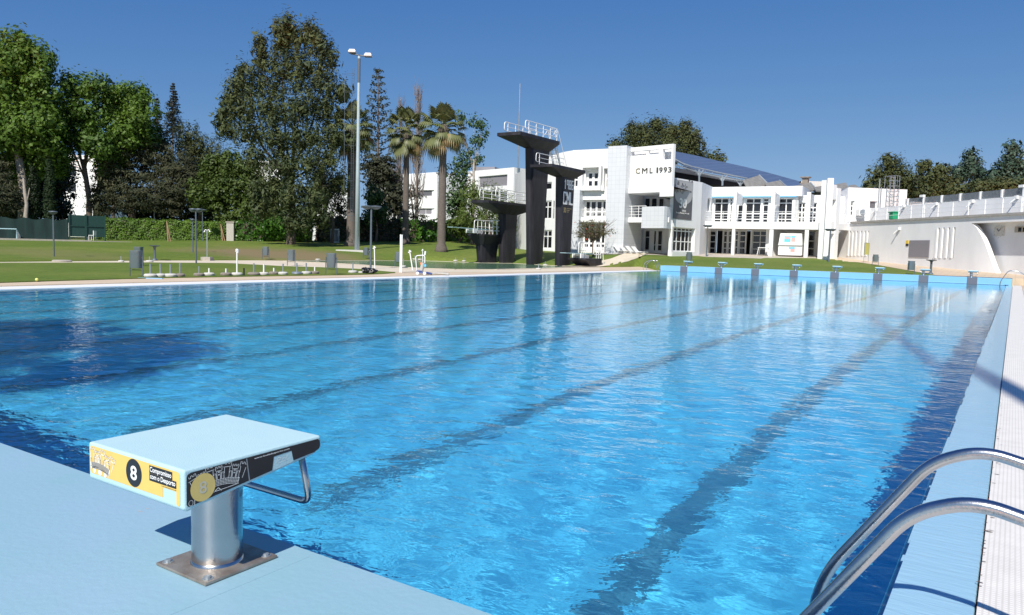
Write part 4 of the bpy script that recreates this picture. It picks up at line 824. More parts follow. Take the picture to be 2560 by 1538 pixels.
# ------------------------------------------------------------------ starting blocks
def block(label, detailed=False):
    o = thing('starting_block', (0, 0, 0), label=label, cat='starting block', group=None)
    # local: x across, y to the water, z up from the deck; top slopes a little to the water
    mb = MB(); w = .254; R = 14
    prof = [(-.512, .384), (0.0, .387), (0.004, .344), (-.03, .327), (-.475, .266), (-.50, .259), (-.512, .269)]
    vs = [(-w, y, z) for y, z in prof]+[(w, y, z) for y, z in prof]; k = len(prof)
    mb.add(vs, [tuple(range(k)), tuple(range(2*k-1, k-1, -1))]+[(i, (i+1) % k, k+(i+1) % k, k+i) for i in range(k)])
    mb.build('top_board', M['bluetop'], o, bevel=.012, seg=3)
    mb = MB(); mb.lathe([(.078, .012), (.078, .30)], (.088, -.285, 0), 40); mb.lathe([(.083, .008), (.081, .014), (.078, .018)], (.088, -.285, 0), 40); mb.build('post', M['steel'], o, smooth='auto')
    mb = MB(); mb.box(-.04, .216, -.418, -.15, 0, .009); mb.build('base_plate', M['rust'], o, bevel=.002)
    for x in (-.015, .191):
        for y in (-.392, -.176): mb = MB(); mb.lathe([(.017, .009), (.017, .011), (.011, .0112), (.011, .016), (.007, .018)], (x, y, 0), 10); mb.build('bolt', M['galv'], o)
    mb = MB(); P = arc([(-.225, -.06, .325), (-.225, -.02, .152), (.225, -.02, .152), (.225, -.06, .325)], .045); mb.tube(P, .0115, 12); mb.build('hand_grip', M['steel'], o, smooth=True)
    return o
near = block('pale blue starting block number 8 close up with yellow and black stickers'); near.location = (-1.832, .046, .380)
# sticker helper: flat shapes lying a fraction of a millimetre off the board's faces
def back_face(x, z, e=.0006): return (x, -.5122-e, z+.009)      # faces -Y ; x runs left to right as seen from behind
def side_face(y, z, e=.0006): return (.2542+e, y, z+.009)       # faces +X
def flat(name, pts, f, mat, e): mb = MB(); mb.add([f(a, b, e) for a, b in pts], [tuple(range(len(pts)))]); return mb.build(name, mat, near)
def flatm(name, polys, f, mat, e, par=None):
    mb = MB()
    for P in polys: mb.add([f(a, b, e) for a, b in P], [tuple(range(len(P)))])
    return mb.build(name, mat, par or near)
def rr(x0, z0, x1, z1, r=.008, n=4):
    out = []
    for cx, cz, a0 in ((x1-r, z0+r, -90), (x1-r, z1-r, 0), (x0+r, z1-r, 90), (x0+r, z0+r, 180)):
        for i in range(n+1): t_ = math.radians(a0+90*i/n); out.append((cx+r*math.cos(t_), cz+r*math.sin(t_)))
    return out
def glyphs(s, f, a0, b0, a1, b1, e, mat, name, bold=.0, skew=0):
    cu = bpy.data.curves.new('t', 'FONT'); cu.body = s; cu.offset = bold; cu.space_line = .85; o = bpy.data.objects.new('t', cu); S.collection.objects.link(o); bpy.context.view_layer.update()
    me = bpy.data.meshes.new_from_object(o.evaluated_get(bpy.context.evaluated_depsgraph_get())); bpy.data.objects.remove(o)
    xs = [v.co.x for v in me.vertices]; ys = [v.co.y for v in me.vertices]
    for v in me.vertices:
        p = (v.co.x-min(xs))/(max(xs)-min(xs)); q = (v.co.y-min(ys))/(max(ys)-min(ys)); v.co = Vector(f(lerp(a0, a1, p), lerp(b0, b1, q)+skew*p, e))
    me.materials.clear(); me.materials.append(mat); o = bpy.data.objects.new(name, me); S.collection.objects.link(o); o.parent = near; return o
# rear sticker (x from -.245 left to .235 right)
Y0, Y1 = .277, .366
st_ = [(-.243, Y0+.006), (-.237, Y0), (.154, Y0-.0), (.154, Y0+.030), (.220, Y0+.030), (.220, Y0-.006), (.224, Y0-.010), (.234, Y0-.010), (.238, Y0-.004), (.238, Y1-.008), (.230, Y1), (-.236, Y1), (-.243, Y1-.007)]
flat('rear_sticker', st_, back_face, M['yellow'], .0006)
def oval(cx, cz, rx, rz, n=28): return [(cx+rx*math.cos(2*math.pi*i/n), cz+rz*math.sin(2*math.pi*i/n)) for i in range(n)]
flat('number_disc', oval(.005, .322, .042, .043), back_face, M['blackv'], .0012)
glyphs('8', back_face, -.012, .300, .022, .344, .0018, M['sticker'], 'number', .02)
flatm('slogan_panel', [[(.087, .3375), (.202, .3375), (.202, .361), (.087, .361)], [(.087, .315), (.221, .315), (.221, .337), (.087, .337)]], back_face, M['blackv'], .0012)
glyphs('Compromisso', back_face, .091, .3380, .198, .3580, .0018, M['sticker'], 'slogan', .02)
glyphs('com o Desporto', back_face, .092, .3175, .217, .3370, .0018, M['sticker'], 'slogan', .02)
glyphs('www.louledesporto.com', back_face, .147, .3085, .221, .3125, .0012, M['blackv'], 'web_address', .01)
# mural crown emblem, drawn with thin strokes: f maps (a, b) on the face
def stroke(P, t): 
    out = []
    for (a, b), (c, d) in zip(P, P[1:]):
        l = math.hypot(c-a, d-b) or 1e-6; nx, nz = -(d-b)/l*t/2, (c-a)/l*t/2; ex, ez = (c-a)/l*t/2, (d-b)/l*t/2
        out.append([(a-ex-nx, b-ez-nz), (c+ex-nx, d+ez-nz), (c+ex+nx, d+ez+nz), (a-ex+nx, b-ez+nz)])
    return out
def crown(cx, cz, R, t, clip, fill=False):                 # wide fan of battlemented towers above a curved band
    polys = []; st = math.radians(6.5)
    def pt(a, r): return (cx+r*math.sin(a), cz+r*math.cos(a))
    for i in range(7):
        a = (i-3)*st; w = .030 if i % 2 == 0 else .024; h = R if i % 2 == 0 else R-.008; b_ = R-.046
        P = [pt(a-w, b_), pt(a-w*1.25, h-.015), pt(a-w*1.75, h-.013), pt(a-w*1.75, h)]
        for k in range(3): q = -1.75+k*1.4; P += [pt(a+w*q, h), pt(a+w*(q+.7), h), pt(a+w*(q+.7), h-.005), pt(a+w*(q+1.4), h-.005)] if k < 2 else [pt(a+w*q, h), pt(a+w*1.75, h)]
        P += [pt(a+w*1.75, h-.013), pt(a+w*1.25, h-.015), pt(a+w, b_)]; polys += stroke(P, t)
        polys += stroke([pt(a-w*1.7, h-.0135), pt(a+w*1.7, h-.0135)], t)
        if i % 2:
            for q in (.36, .62): 
                for d in (-.011, .004): polys.append([pt(a+d, b_+.03*q), pt(a+d+.008, b_+.03*q), pt(a+d+.008, b_+.03*q+.004), pt(a+d, b_+.03*q+.004)])
        if i < 6:
            a2 = a+st/2
            for rr_ in (.024, .014): polys += stroke([pt(a2-rr_, b_), pt(a2-rr_, b_+.012), pt(a2-rr_*.6, b_+.018), pt(a2, b_+.020), pt(a2+rr_*.6, b_+.018), pt(a2+rr_, b_+.012), pt(a2+rr_, b_)], t*.7)
    for q in (0, .0042, .0084, .0126, .0168): polys += stroke([pt(math.radians(d), R-.048-q) for d in np.arange(-19, 19.1, 1.5)], t*1.7)
    return [P for P in polys if all(clip(a, b) for a, b in P)]
flatm('rear_crown_print', crown(-.200, .092, .270, .0022, lambda a, b: a > -.241 and Y0+.001 < b < Y1-.002)+stroke([(-.24, .301), (-.20, .301), (-.135, .290)], .0016)+[oval(-.218, .289, .008, .009, 10), oval(-.185, .287, .011, .009, 10), oval(-.155, .284, .008, .007, 10)]+stroke([(-.135, .290), (-.135, .279)], .0014), back_face, M['sticker'], .0012)
# side sticker: black, tapering with the board to the water
def zlow(y): return lerp(.262, .322, (y+.475)/.455)
sp = [(-.503, .272), (-.497, .2655)]+[(y, zlow(y)+.006) for y in (-.47, -.215)]+[(-.203, zlow(-.20)+.006), (-.197, .347), (-.126, .351), (-.118, zlow(-.11)+.007)]+[(-.03, zlow(-.03)+.005), (-.008, .334), (-.004, .345), (-.006, .362), (-.014, .368), (-.49, .364), (-.500, .360), (-.503, .352)]
flat('side_sticker', sp, side_face, M['blackv'], .0006)
flatm('side_crown_print', crown(-.398, .0976, .272, .0013, lambda a, b: -.5 < a < -.300 and zlow(a)+.008 < b < .368), side_face, M['sticker'], .0010)
flatm('side_shield_print', stroke([(-.43, .288), (-.37, .291), (-.33, .294)], .0014)+stroke([(-.478, .292), (-.478, .266)], .0014)+stroke(oval(-.490, .275, .007, .008, 14)+[(-.483, .275)], .0014)+stroke([(-.43, .279), (-.44, .29), (-.425, .295), (-.415, .287), (-.40, .298), (-.39, .288)], .0018), side_face, M['sticker'], .0010)
flat('side_disc', oval(-.451, .312, .041, .041), side_face, pm('aged_yellow_vinyl', (.68, .50, .16), .45, var=.12, vscale=30), .0016)
glyphs('8', side_face, -.463, .294, -.439, .330, .0022, pm('ghost_print', (.55, .50, .38), .5), 'side_number', .01)
glyphs('www.louledesporto.com', side_face, -.272, .3535, -.135, .3600, .0012, M['sticker'], 'side_web_address', .01, skew=.003)
flatm('embossed_mark', stroke([(-.186, .325), (-.182, .339), (-.172, .341), (-.170, .333), (-.180, .331)], .0016)+stroke([(-.166, .328), (-.156, .338), (-.150, .329), (-.142, .341)], .0016)+stroke([(-.182, .322), (-.138, .328)], .0010), side_face, M['wpaint'], .0008)
lowr_ = stroke([(-.300, .362), (-.290, zlow(-.29)+.008)], .004); flatm('sticker_tear', lowr_, side_face, M['galv'], .0010)
# the eight blocks at the far end
fb0 = block('x'); ords = ['first', 'second', 'third', 'fourth', 'fifth', 'sixth', 'seventh', 'eighth']
for k in range(8):
    o = fb0 if k == 0 else copy_tree(fb0)
    o.location = (-1.69-2.5*(7-k), 50.0+.55-.02, .383); o.rotation_euler = (0, 0, math.pi)
    o['group'] = 'starting blocks on the far wall'; o['label'] = '%s pale blue starting block from the left on the far wall' % ords[k]
    for ch in o.children:
        if ch.name.startswith('hand_grip'): pass

# ------------------------------------------------------------------ pool ladders
def rail_obj(par, P, r): mb = MB(); mb.tube(P, r, 14); return mb.build('hand_rail', M['steel'], par, smooth=True)
nl = thing('pool_ladder', (0, .9, 0), label='large polished steel ladder rails at the near right corner of the pool', cat='pool ladder')
for y in (.27, -.36):
    P = arc([(-.2, y, -1.0), (-.19, y, .22), (.155, y, .735), (.30, y, .80), (.50, y, .755), (.85, y, .48), (.86, y, .0)], .16, 9); rail_obj(nl, P, .0195)
for k in range(3): mb = MB(); mb.box(-.24, -.16, -.28, .23, -.25-.28*k, -.22-.28*k); mb.build('tread', M['steel'], nl)
fl = thing('pool_ladder', (-20.95, 49.0, 0), label='small steel ladder at the left end of the far pool wall', cat='pool ladder', group='far ladders')
for x in (0.0,):
    for y in (-.25, .25):
        P = arc([(.32, y, -.8), (.32, y, .12), (.02, y, .78), (-.45, y, .72), (-.75, y, .5), (-.75, y, .03)], .16, 6); rail_obj(fl, P, .022)
for k in range(2): mb = MB(); mb.box(.28, .36, -.23, .23, -.25-.28*k, -.22-.28*k); mb.build('tread', M['steel'], fl)
fr_ = thing('pool_ladder', (0, 48.9, 0), rz=0, label='steel ladder at the right end of the far pool wall', cat='pool ladder', group='far ladders')
for y in (-.25, .25):
    P = arc([(-.3, y, -.8), (-.3, y, .2), (.05, y, .86), (.5, y, .84), (.9, y, .6), (.9, y, .03)], .18, 6); rail_obj(fr_, P, .022)

# ------------------------------------------------------------------ litter bins
def bin_proto():
    o = thing('litter_bin', (0, 0, 0)); mb = MB(); pr = []
    def ring(z, w, d): return [(w*.5*math.copysign(abs(math.cos(t_))**.6, math.cos(t_)), d*.5*math.copysign(abs(math.sin(t_))**.6, math.sin(t_)), z) for t_ in [2*math.pi*i/20 for i in range(20)]]
    vs = ring(.28, .34, .26)+ring(.30, .36, .28)+ring(.84, .39, .31)+ring(.86, .41, .33)+ring(.885, .41, .33)+ring(.885, .36, .28)+ring(.6, .34, .26)
    k = 20; mb.add(vs, [tuple(range(k-1, -1, -1)), tuple(range(6*k, 7*k))]+[(i*k+j, i*k+(j+1) % k, (i+1)*k+(j+1) % k, (i+1)*k+j) for i in range(6) for j in range(k)])
    mb.build('bin_body', M['binm'], o, smooth='auto')
    for s_ in (-1, 1): mb = MB(); mb.tube([(s_*.235, 0, -.05), (s_*.225, 0, .72)], .02, 8); mb.tube([(s_*.225, 0, .66), (s_*.18, 0, .66)], .015, 6); mb.build('leg', M['grey'], o)
    mb = MB(); mb.tube([(-.235, 0, .22), (.235, 0, .22)], .012, 6); mb.build('crossbar', M['grey'], o)
    return o
b0 = bin_proto(); first = [1]
bins = [(341, 691, 'large grey litter bin with rust marks nearest on the left lawn'), (347, 664, 'dark grey litter bin directly behind the rusty nearest bin'), (664, 649, 'small grey bin on the lawn slope behind the path'), (728, 664.5, 'grey bin with small white sticker beside the path'),
        (828, 686, 'grey litter bin among the parasol bases near the black bag'), (915, 647, 'grey bin next to the foot of the tall floodlight mast'), (996, 666, 'grey bin half hidden behind the white aluminium post'),
        (1722, 659, 'grey bin behind the first far starting block'), (2188, 663.5, 'grey bin on legs in front of the long white wall'), (2277, 686, 'dark grey bin at the tip of the lawn by the far wall')]
for i, (u, v, lab) in enumerate(bins):
    o = b0 if i == 0 else copy_tree(b0); p = G(u, v); o.location = (p.x, p.y, p.z); o.rotation_euler = (0, 0, YAW+rnd.uniform(-.25, .25)); tag(o, lab, 'bin', 'grey litter bins')
    if i in (8, 9): o.scale = (.95, .95, .95)
# ------------------------------------------------------------------ parasol bases
def pbase(R, H, poleh, mat, pmat, colr=.028, z0=0):
    o = thing('parasol_stand', (0, 0, 0)); mb = MB(); mb.lathe([(R*.93, 0), (R, H*.3), (R*.97, H*.7), (R*.80, H), (R*.2, H*1.08)], n=22); mb.build('weight_disc', mat, o, smooth='auto')
    if poleh: mb = MB(); mb.tube([(0, 0, H), (0, 0, poleh)], colr, 8); mb.build('pole_socket', pmat, o)
    return o
Wc, Wb, Wp, Gp = 'concw', 'concb', 'wpaint', 'galv'
ords2 = ['first', 'second', 'third', 'fourth', 'fifth', 'sixth', 'seventh', 'eighth', 'ninth', 'tenth', 'eleventh', 'twelfth', 'thirteenth', 'fourteenth', 'fifteenth', 'sixteenth', 'seventeenth', 'eighteenth']
rowb = [(376, 693.5, 15.5, .29, Wc, Gp), (401, 693, 12, .29, Wc, Gp), (426, 693, 15, .28, Wc, Gp), (450, 692.5, 12, .31, Wb, Gp), (497.7, 691.2, 13.5, .22, Wb, Gp), (522.6, 690, 13.5, .16, Wc, Wp), (565, 689.8, 14, .15, Wb, Wp), (592.5, 689.5, 14, .90, Wc, Wp),
        (634.5, 689, 15.5, .30, Wb, Gp), (659.4, 688.6, 12, .27, Wc, Wp), (684.5, 687, 12.5, .15, Wb, Wp), (707.5, 687.5, 12, .28, Wc, Gp), (742, 687, 13, .30, 'galv', Gp), (765.5, 686.2, 12, .30, Wc, Gp), (786.7, 685.5, 11, .17, Wb, Wp), (882, 683.4, 11.5, .30, Wc, Gp), (905, 683.9, 9.5, 0, Wc, Gp)]
cn = {Wc: 'white', Wb: 'brown', 'galv': 'grey'}
for i, (u, v, rp, ph, m1, m2) in enumerate(rowb):
    p = G(u, v-1); Z = dep(p); o = pbase(rp*Z/FP, .10 if rp > 10 else .07, ph and (ph*1.35+.05 if ph < .6 else ph+.06), M[m1], M[m2]); o.location = (p.x, p.y, p.z+.005)
    d = 'with no pole' if not ph else 'with a tall white post' if ph > .6 else 'with a short white stub' if ph < .2 else 'with a pole socket'
    tag(o, '%s %s round parasol base %s from the left along the pool' % (ords2[i], cn[m1], d), 'parasol base', 'parasol bases in the row on the lawn edge')
    if ph > .6: mb = MB(); mb.tube([(-.06, 0, ph), (.07, 0, ph+.06), (.03, 0, ph-.06)], .035, 6); mb.lathe([(.05, ph+.02), (.06, ph+.07), (.02, ph+.1)], n=8); mb.build('tilt_joint', M['wpaint'], o)
for i, (u, v, rp, ph, lab) in enumerate([(303, 655.5, 7, .32, 'leftmost small white parasol base on the far path'), (374, 655.3, 9, .3, 'small white parasol base on the path behind the nearest bin'), (794.5, 650.5, 6, 0, 'low beige block on the far edge of the path'), (1008.5, 668, 7, .5, 'white parasol base behind the white aluminium post'),
                                  (1036, 649.5, 6, .35, 'parasol base on the far rim of the green pool left of its twin'), (1050, 650, 6, .35, 'parasol base on the far rim of the green pool right of its twin'), (1139, 653, 6, .3, 'lone parasol base on the green pool rim near the springboard tower'), (1160, 654, 5, .3, 'parasol base on the rim under the springboard tip'), (1346, 674, 7, .35, 'parasol base on the near rim below the tallest tower'), (1363, 663.5, 6, .3, 'white parasol base between the tallest and the lettered tower')]):
    p = G(u, v); Z = dep(p); o = pbase(rp*Z/FP, .09, ph, M[Wc], M[Gp]); o.location = (p.x, p.y, p.z+.005); tag(o, lab, 'parasol base', 'parasol bases farther from the pool')
# flat grey disc on the left path, grey bundle, blue plank, bag, ball, dark post
p = G(155, 654.5); o = thing('manhole_cover', p, label='flat grey round slab on the path beside the left lamp post', cat='slab'); mb = MB(); mb.lathe([(.45, 0), (.46, .05), (.40, .09)], n=20); mb.build('slab', M['conc'], o)
p = G(376, 697); o = thing('blue_plank', p, rz=YAW-.03, label='thin blue plank lying before the first parasol bases', cat='plank'); mb = MB(); mb.box(-.42, .42, -.03, .03, 0, .03); mb.build('plank', pm('pale_blue_plank', (.25, .45, .70), .6), o)
p = G(92, 703); mb = MB(); o = thing('ball', p, label='small yellow ball on the paving at the lawn edge', cat='ball')
mb.lathe([(.001, 0)]+[(.045*math.sin(t_), .045-.045*math.cos(t_)) for t_ in [i*math.pi/10 for i in range(1, 10)]]+[(.001, .09)], n=14); mb.build('ball_skin', M['ball'], o, smooth=True)
p = G(923, 684); o = thing('rubbish_bag', p, label='black plastic rubbish bag slumped at the lawn edge by the lamp post', cat='bag')
b_ = bmesh.new(); bmesh.ops.create_icosphere(b_, subdivisions=4, radius=1); r_ = random.Random(4)
from mathutils import noise
for v in b_.verts:
    q = v.co.copy(); n_ = noise.noise(q*2.2)+.5*noise.noise(q*5); v.co = Vector((q.x*.33*(1+.35*n_), q.y*.2*(1+.3*n_), max(0, (q.z*.13*(1+.5*n_)+.11+(.06 if q.x < -.4 else 0)))))
me = bpy.data.meshes.new('bag_skin'); b_.to_mesh(me); b_.free(); me.materials.append(M['bag']); bo_ = bpy.data.objects.new('bag_skin', me); S.collection.objects.link(bo_); bo_.parent = o; o.rotation_euler = (0, 0, YAW)
p = G(610, 689); o = thing('bollard', p, label='short dark post standing between two parasol bases', cat='post'); mb = MB(); mb.tube([(0, 0, 0), (0, 0, .26)], .03, 8); mb.build('post', M['blackv'], o); mb = MB(); mb.lathe([(.035, .26), (.035, .28)], n=8); mb.build('cap', M['blackv'], o)
# tall slim posts
def slim(u0, v0, u1, v1, r, lab, name='parasol_pole', head=True, mat='wpaint', cat='pole'):
    p = G(u0, v0); Z = dep(p); q = at(u1, v1, Z)-p; o = thing(name, p, label=lab, cat=cat); mb = MB(); mb.tube([(0, 0, 0), q], r, 8); mb.build('pole', M[mat], o)
    if head: mb = MB(); mb.tube([q-Vector((.09, 0, .04)), q+Vector((.08, 0, .03))], .04, 6); mb.tube([q-Vector((0, 0, .03)), q+Vector((0, 0, .10))], .05, 6); mb.build('tilt_joint', M[mat], o)
    return o
slim(937, 671, 936, 620, .028, 'white parasol pole with a bent head right of the double lamp', 'parasol_pole')
slim(1031.7, 675.7, 1024.5, 630, .03, 'white parasol pole leaning left beside the pool cleaner trolley', 'parasol_pole')
slim(1057, 655, 1056.5, 626, .03, 'upright white parasol pole behind the pool cleaner trolley', 'parasol_pole')
p = G(1002, 681.5); o = thing('aluminium_post', p, label='tall white double aluminium post on the paving near the pool', cat='post')
Z = dep(p); h = at(1002, 586.5, Z).z-p.z
for dx in (-.035, .035): mb = MB(); mb.box(dx-.028, dx+.028, -.03, .03, 0, h-(.01 if dx > 0 else 0)); mb.build('profile', M['wpvc'], o, bevel=.004)
o.rotation_euler = (0, 0, YAW)
# pool cleaner trolley
p = G(1056, 687); o = thing('pool_cleaner_trolley', p, rz=YAW, label='pool cleaner trolley with blue base, wheels and white handle', cat='pool cleaner')
s_ = dep(p)/FP
mb = MB(); mb.box(-.24, .24, -.2, .2, .06, .13); mb.box(-.26, -.02, -.15, .15, .131, .2); mb.tube([(.18, 0, .1), (.45, 0, .04)], .05, 8); mb.build('base', M['bluep'], o, bevel=.02)
for x, y in ((-.2, -.22), (.12, -.22)): mb = MB(); mb.tube([(x, y, .07), (x, y+.05, .07)], .07, 14); mb.build('wheel', M['wpvc'], o)
mb = MB(); mb.tube(arc([(-.26, 0, .15), (-.33, 0, .86), (.10, 0, .9), (.10, 0, .3)], .12), .022, 8); mb.tube([(.10, 0, .9), (.12, 0, 1.08)], .04, 8); mb.build('handle', M['wpaint'], o)
mb = MB(); mb.tube([(-.05, -.05, .16), (.03, -.05, .55)], .09, 10); mb.build('filter_unit', M['stone'], o); mb = MB(); mb.box(-.1, .0, -.1, 0, .46, .56); mb.build('orange_cap', M['orange'], o); mb = MB(); mb.box(.01, .17, -.1, .02, .38, .48); mb.build('blue_box', M['skyblue'], o)
p = G(1100, 687); o = thing('suction_hose', p, rz=YAW, label='grey flattened hose lying on the paving right of the trolley', cat='hose'); mb = MB(); mb.tube(arc([(-.4, 0, .04), (-.1, .12, .05), (.3, -.05, .05), (.42, -.2, .04)], .3), .05, 8); mb.tube([(-.35, .15, .05), (.3, .18, .05)], .06, 8); mb.build('hose', M['stone'], o, smooth=True)
# ------------------------------------------------------------------ lamps, masts
def lamp(u, vb, vt, lab, heads=(1,), bw=.035, hw=.28, name='lamp_post', Z=None, mat='grey'):
    p = G(u, vb) if Z is None else gcol(u, Z); Zp = dep(p); h = at(u, vt, Zp).z-p.z; o = thing(name, p, rz=YAW, label=lab, cat='lamp post')
    mb = MB(); mb.tube([(0, 0, -.1), (0, 0, h*.3), (0, 0, h)], [bw*1.3, bw*1.25, bw], 10); mb.build('pole', M[mat], o)
    for s in heads:
        mb = MB()
        n = 14; ring = lambda r, z: [(s*hw*.75+r*math.cos(2*math.pi*i/n)*hw, r*math.sin(2*math.pi*i/n)*hw*.8, h+z+(s*0.0)) for i in range(n)]
        vs = ring(.15, .05)+ring(.9, .03)+ring(1, .0)+ring(.7, -.10)+ring(.3, -.15); mb.add(vs, [tuple(range(n)), tuple(range(4*n, 5*n))]+[(i*n+j, i*n+(j+1) % n, (i+1)*n+(j+1) % n, (i+1)*n+j) for i in range(4) for j in range(n)])
        mb.build('lamp_head', M[mat], o, smooth='auto')
    return o
lamp(135, 641.5, 530, 'lamp post standing alone on the left lawn', (-.0,), hw=.24)
lamp(490.5, 659, 524, 'tall grey two headed lamp post nearest in the cluster of three', (-1, 1), hw=.22)
lamp(482, 631, 549, 'shortest lamp post in the cluster with a bowl head', (0,), hw=.18)
lamp(506.5, 603, 525, 'rear lamp post of the cluster close to the hedge', (-.5, .5), hw=.30)
lamp(926.5, 672, 517, 'dark double headed lamp post beside the black bag', (-1, 1), bw=.045, hw=.32)
lamp(1766, 641.2, 564, 'grey double headed lamp post on the terrace in front of the building', (-1, 1), hw=.25, bw=.05)
lamp(2071.5, 654.5, 573.5, 'dark double headed lamp post before the white portal', (-1, 1), hw=.27, bw=.06)
def small_lamp(u, Z, vt, lab):
    p = gcol(u, Z); h = at(u, vt, Z).z-p.z; o = thing('globe_lamp', p, label=lab, cat='lamp post'); mb = MB(); mb.tube([(0, 0, 0), (0, 0, h)], .05, 8); mb.build('pole', M['galv'], o); mb = MB(); mb.lathe([(.05, h-.05), (.22, h+.1), (.24, h+.3), (.12, h+.42)], n=12); mb.build('globe', M['wpvc'], o, smooth=True)
small_lamp(386, 80, 528, 'white globe lamp rising behind the left hedge')
p = gcol(550, 80); h = at(553, 508, 80).z-p.z; o = thing('white_pole', p, label='plain white pole rising behind the hedge left of the big tree', cat='pole'); mb = MB(); mb.tube([(0, 0, 0), (.0, 0, h)], .07, 6); mb.build('pole', M['wpvc'], o); mb = MB(); mb.lathe([(.09, h), (.05, h+.08)], n=6); mb.build('cap', M['wpvc'], o)
# garden shower with concrete block
p = G(518, 650.5); Z = dep(p); h = at(518, 575, Z).z-p.z; o = thing('outdoor_shower', p, rz=YAW, label='grey outdoor shower post with two heads on a concrete block', cat='shower')
mb = MB(); mb.box(-.3, .3, -.3, .3, -.05, .2); mb.build('concrete_block', M['conc'], o, bevel=.01); mb = MB(); mb.tube([(0, 0, .2), (0, 0, h)], .04, 10); mb.build('pole', M['galv'], o)
for s in (-1, 1): mb = MB(); mb.tube(arc([(0, 0, h-.05), (s*.1, 0, h+.02), (s*.17, 0, h-.06)], .05), .022, 8); mb.lathe([(.02, h-.06), (.05, h-.12)], (s*.17, 0, 0), 10); mb.build('shower_head', M['wpaint'], o)
def fountain(u, v, lab, s=1.0, mat='grey'):
    p = G(u, v); o = thing('drinking_fountain', p, rz=YAW, label=lab, cat='drinking fountain'); mb = MB(); mb.lathe([(.17*s, 0), (.13*s, .08*s), (.07*s, .12*s), (.065*s, .75*s), (.1*s, .82*s)], n=14); mb.build('pedestal', M[mat], o, smooth='auto')
    mb = MB(); mb.lathe([(.08*s, .82*s), (.30*s, .88*s), (.32*s, .92*s), (.05*s, .90*s)], n=18); mb.build('bowl', M[mat], o, smooth='auto'); mb = MB(); mb.tube([(.05*s, 0, .9*s), (.05*s, 0, 1.02*s)], .015*s, 6); mb.build('tap', M['steel'], o)
fountain(387, 650.5, 'dark drinking fountain on the path behind the nearest bin', .95); fountain(2326.5, 686, 'dark drinking fountain in front of the long wall', 1.0, 'grey')
# floodlight mast
p = G(892.5, 627); Z = dep(p); h = at(904, 150, Z).z-p.z; o = thing('floodlight_mast', p, rz=YAW, label='tall pale grey floodlight mast with two lamp heads', cat='floodlight mast'); fm = o
mb = MB(); mb.tube([(0, 0, -.1), (0, 0, h*.45), (0, 0, h*.97), (0, 0, h)], [.22, .16, .10, .10], 14); mb.build('mast', M['mast'], o, smooth=True)
mb = MB(); mb.tube([(-.75, .25, h+.25), (.9, -.2, h-.1)], .06, 8); mb.tube([(0, 0, h-.2), (0, 0, h+.12)], .1, 8); mb.tube([(0, -.0, h-2.2), (0, 0, h-.2)], .13, 8); mb.build('crossarm', M['grey'], o)
for (x, y, z) in ((-.62, .2, h+.42), (.80, -.17, h+.05)):
    mb = MB(); mb.box(x-.32, x+.32, y-.25, y+.25, z-.1, z+.06); mb.box(x-.26, x+.26, y-.2, y+.2, z+.061, z+.17); hd = mb.build('lamp_head', M['wpvc'], o, bevel=.05); mb = MB(); mb.box(x-.3, x+.3, y-.23, y+.23, z-.14, z-.103); mb.build('lens', M['glass2'], hd)
mb = MB()
for x in (-.75, -.95): mb.tube([(x+.35, .1, 2.5), (x+.35, .1, h-1)], .014, 5)
for k in range(60): z = 2.6+k*(h-3.8)/60; mb.tube([(-.4, .1, z), (-.6, .1, z)], .01, 4, cap=False)
for k in range(9):
    z = 3+k*(h-4.5)/8; mb.tube([(-.5+.45*math.cos(t_)-.3, .1+.35*math.sin(t_), z) for t_ in [i*math.pi/5 for i in range(10)]]+[(-.35, .1, z)], .009, 4, cap=False)
mb.tube([(-1.2, .1, 5), (-1.2, .1, h-1.6)], .016, 4)
mb.build('caged_ladder', M['grey'], o)
mb = MB(); mb.box(-1.6, 1.2, -1.0, 1.0, -.5, .06); mb.build('footing', M['concw'], o)

# ------------------------------------------------------------------ terrace furniture, kiosk, boards
p = G(2166, 657); vb = gz; 
def board_on_legs():
    p = gcol(2165.5, 63.5); o = thing('notice_board', p, rz=YAW+.35, label='olive yellow notice board on two thin metal legs', cat='notice board'); z1 = at(2165, 608, 63.5).z-p.z; z0 = at(2165, 637, 63.5).z-p.z
    mb = MB(); mb.box(-.22, .22, -.02, .02, z0, z1); mb.build('panel', M['yboard'], o)
    mb = MB(); mb.box(-.26, .26, -.03, .021, z1+.001, z1+.04); mb.box(-.26, -.221, -.03, .03, z0-.03, z1); mb.box(.221, .26, -.03, .03, z0-.03, z1); mb.build('frame', M['galv'], o)
    for x in (-.24, .24): mb = MB(); mb.tube([(x, 0, -.1), (x, 0, z0-.03)], .02, 6); mb.build('leg', M['galv'], o)
board_on_legs()
k0 = thing('kiosk', Vector(E_.w(E_.sz(1973, 640)[0], -1.2, GF+.08)), rz=math.atan2(E_.es.y, E_.es.x), label='white snack kiosk with faded blue and pink posters on the terrace', cat='kiosk')
sc = 70.5/FP; hw = 32*sc/1.0; hh = 55*sc
mb = MB(); mb.box(-1.05, 1.05, -1.0, 1.0, 0, hh*.48); mb.add([(-1.05, -1.0, hh*.48), (1.05, -1.0, hh*.48), (1.05, 1.0, hh*.48), (-1.05, 1.0, hh*.48), (-.95, -.85, hh), (.95, -.85, hh), (.95, .9, hh), (-.95, .9, hh)], [(0, 1, 5, 4), (1, 2, 6, 5), (2, 3, 7, 6), (3, 0, 4, 7), (4, 5, 6, 7)]); mb.build('cabin', M['wpvc'], k0, bevel=.05)
mb = MB(); mb.box(-1.05, 1.05, -1.12, -.99, hh*.46, hh*.50); mb.build('counter', M['wpvc'], k0)
mb = MB(); mb.add([(-.3, -1.004, hh*.62), (.5, -1.004+.0, hh*.62), (.5, -.9, hh*.9), (-.3, -.9, hh*.9)], [(0, 1, 2, 3)])
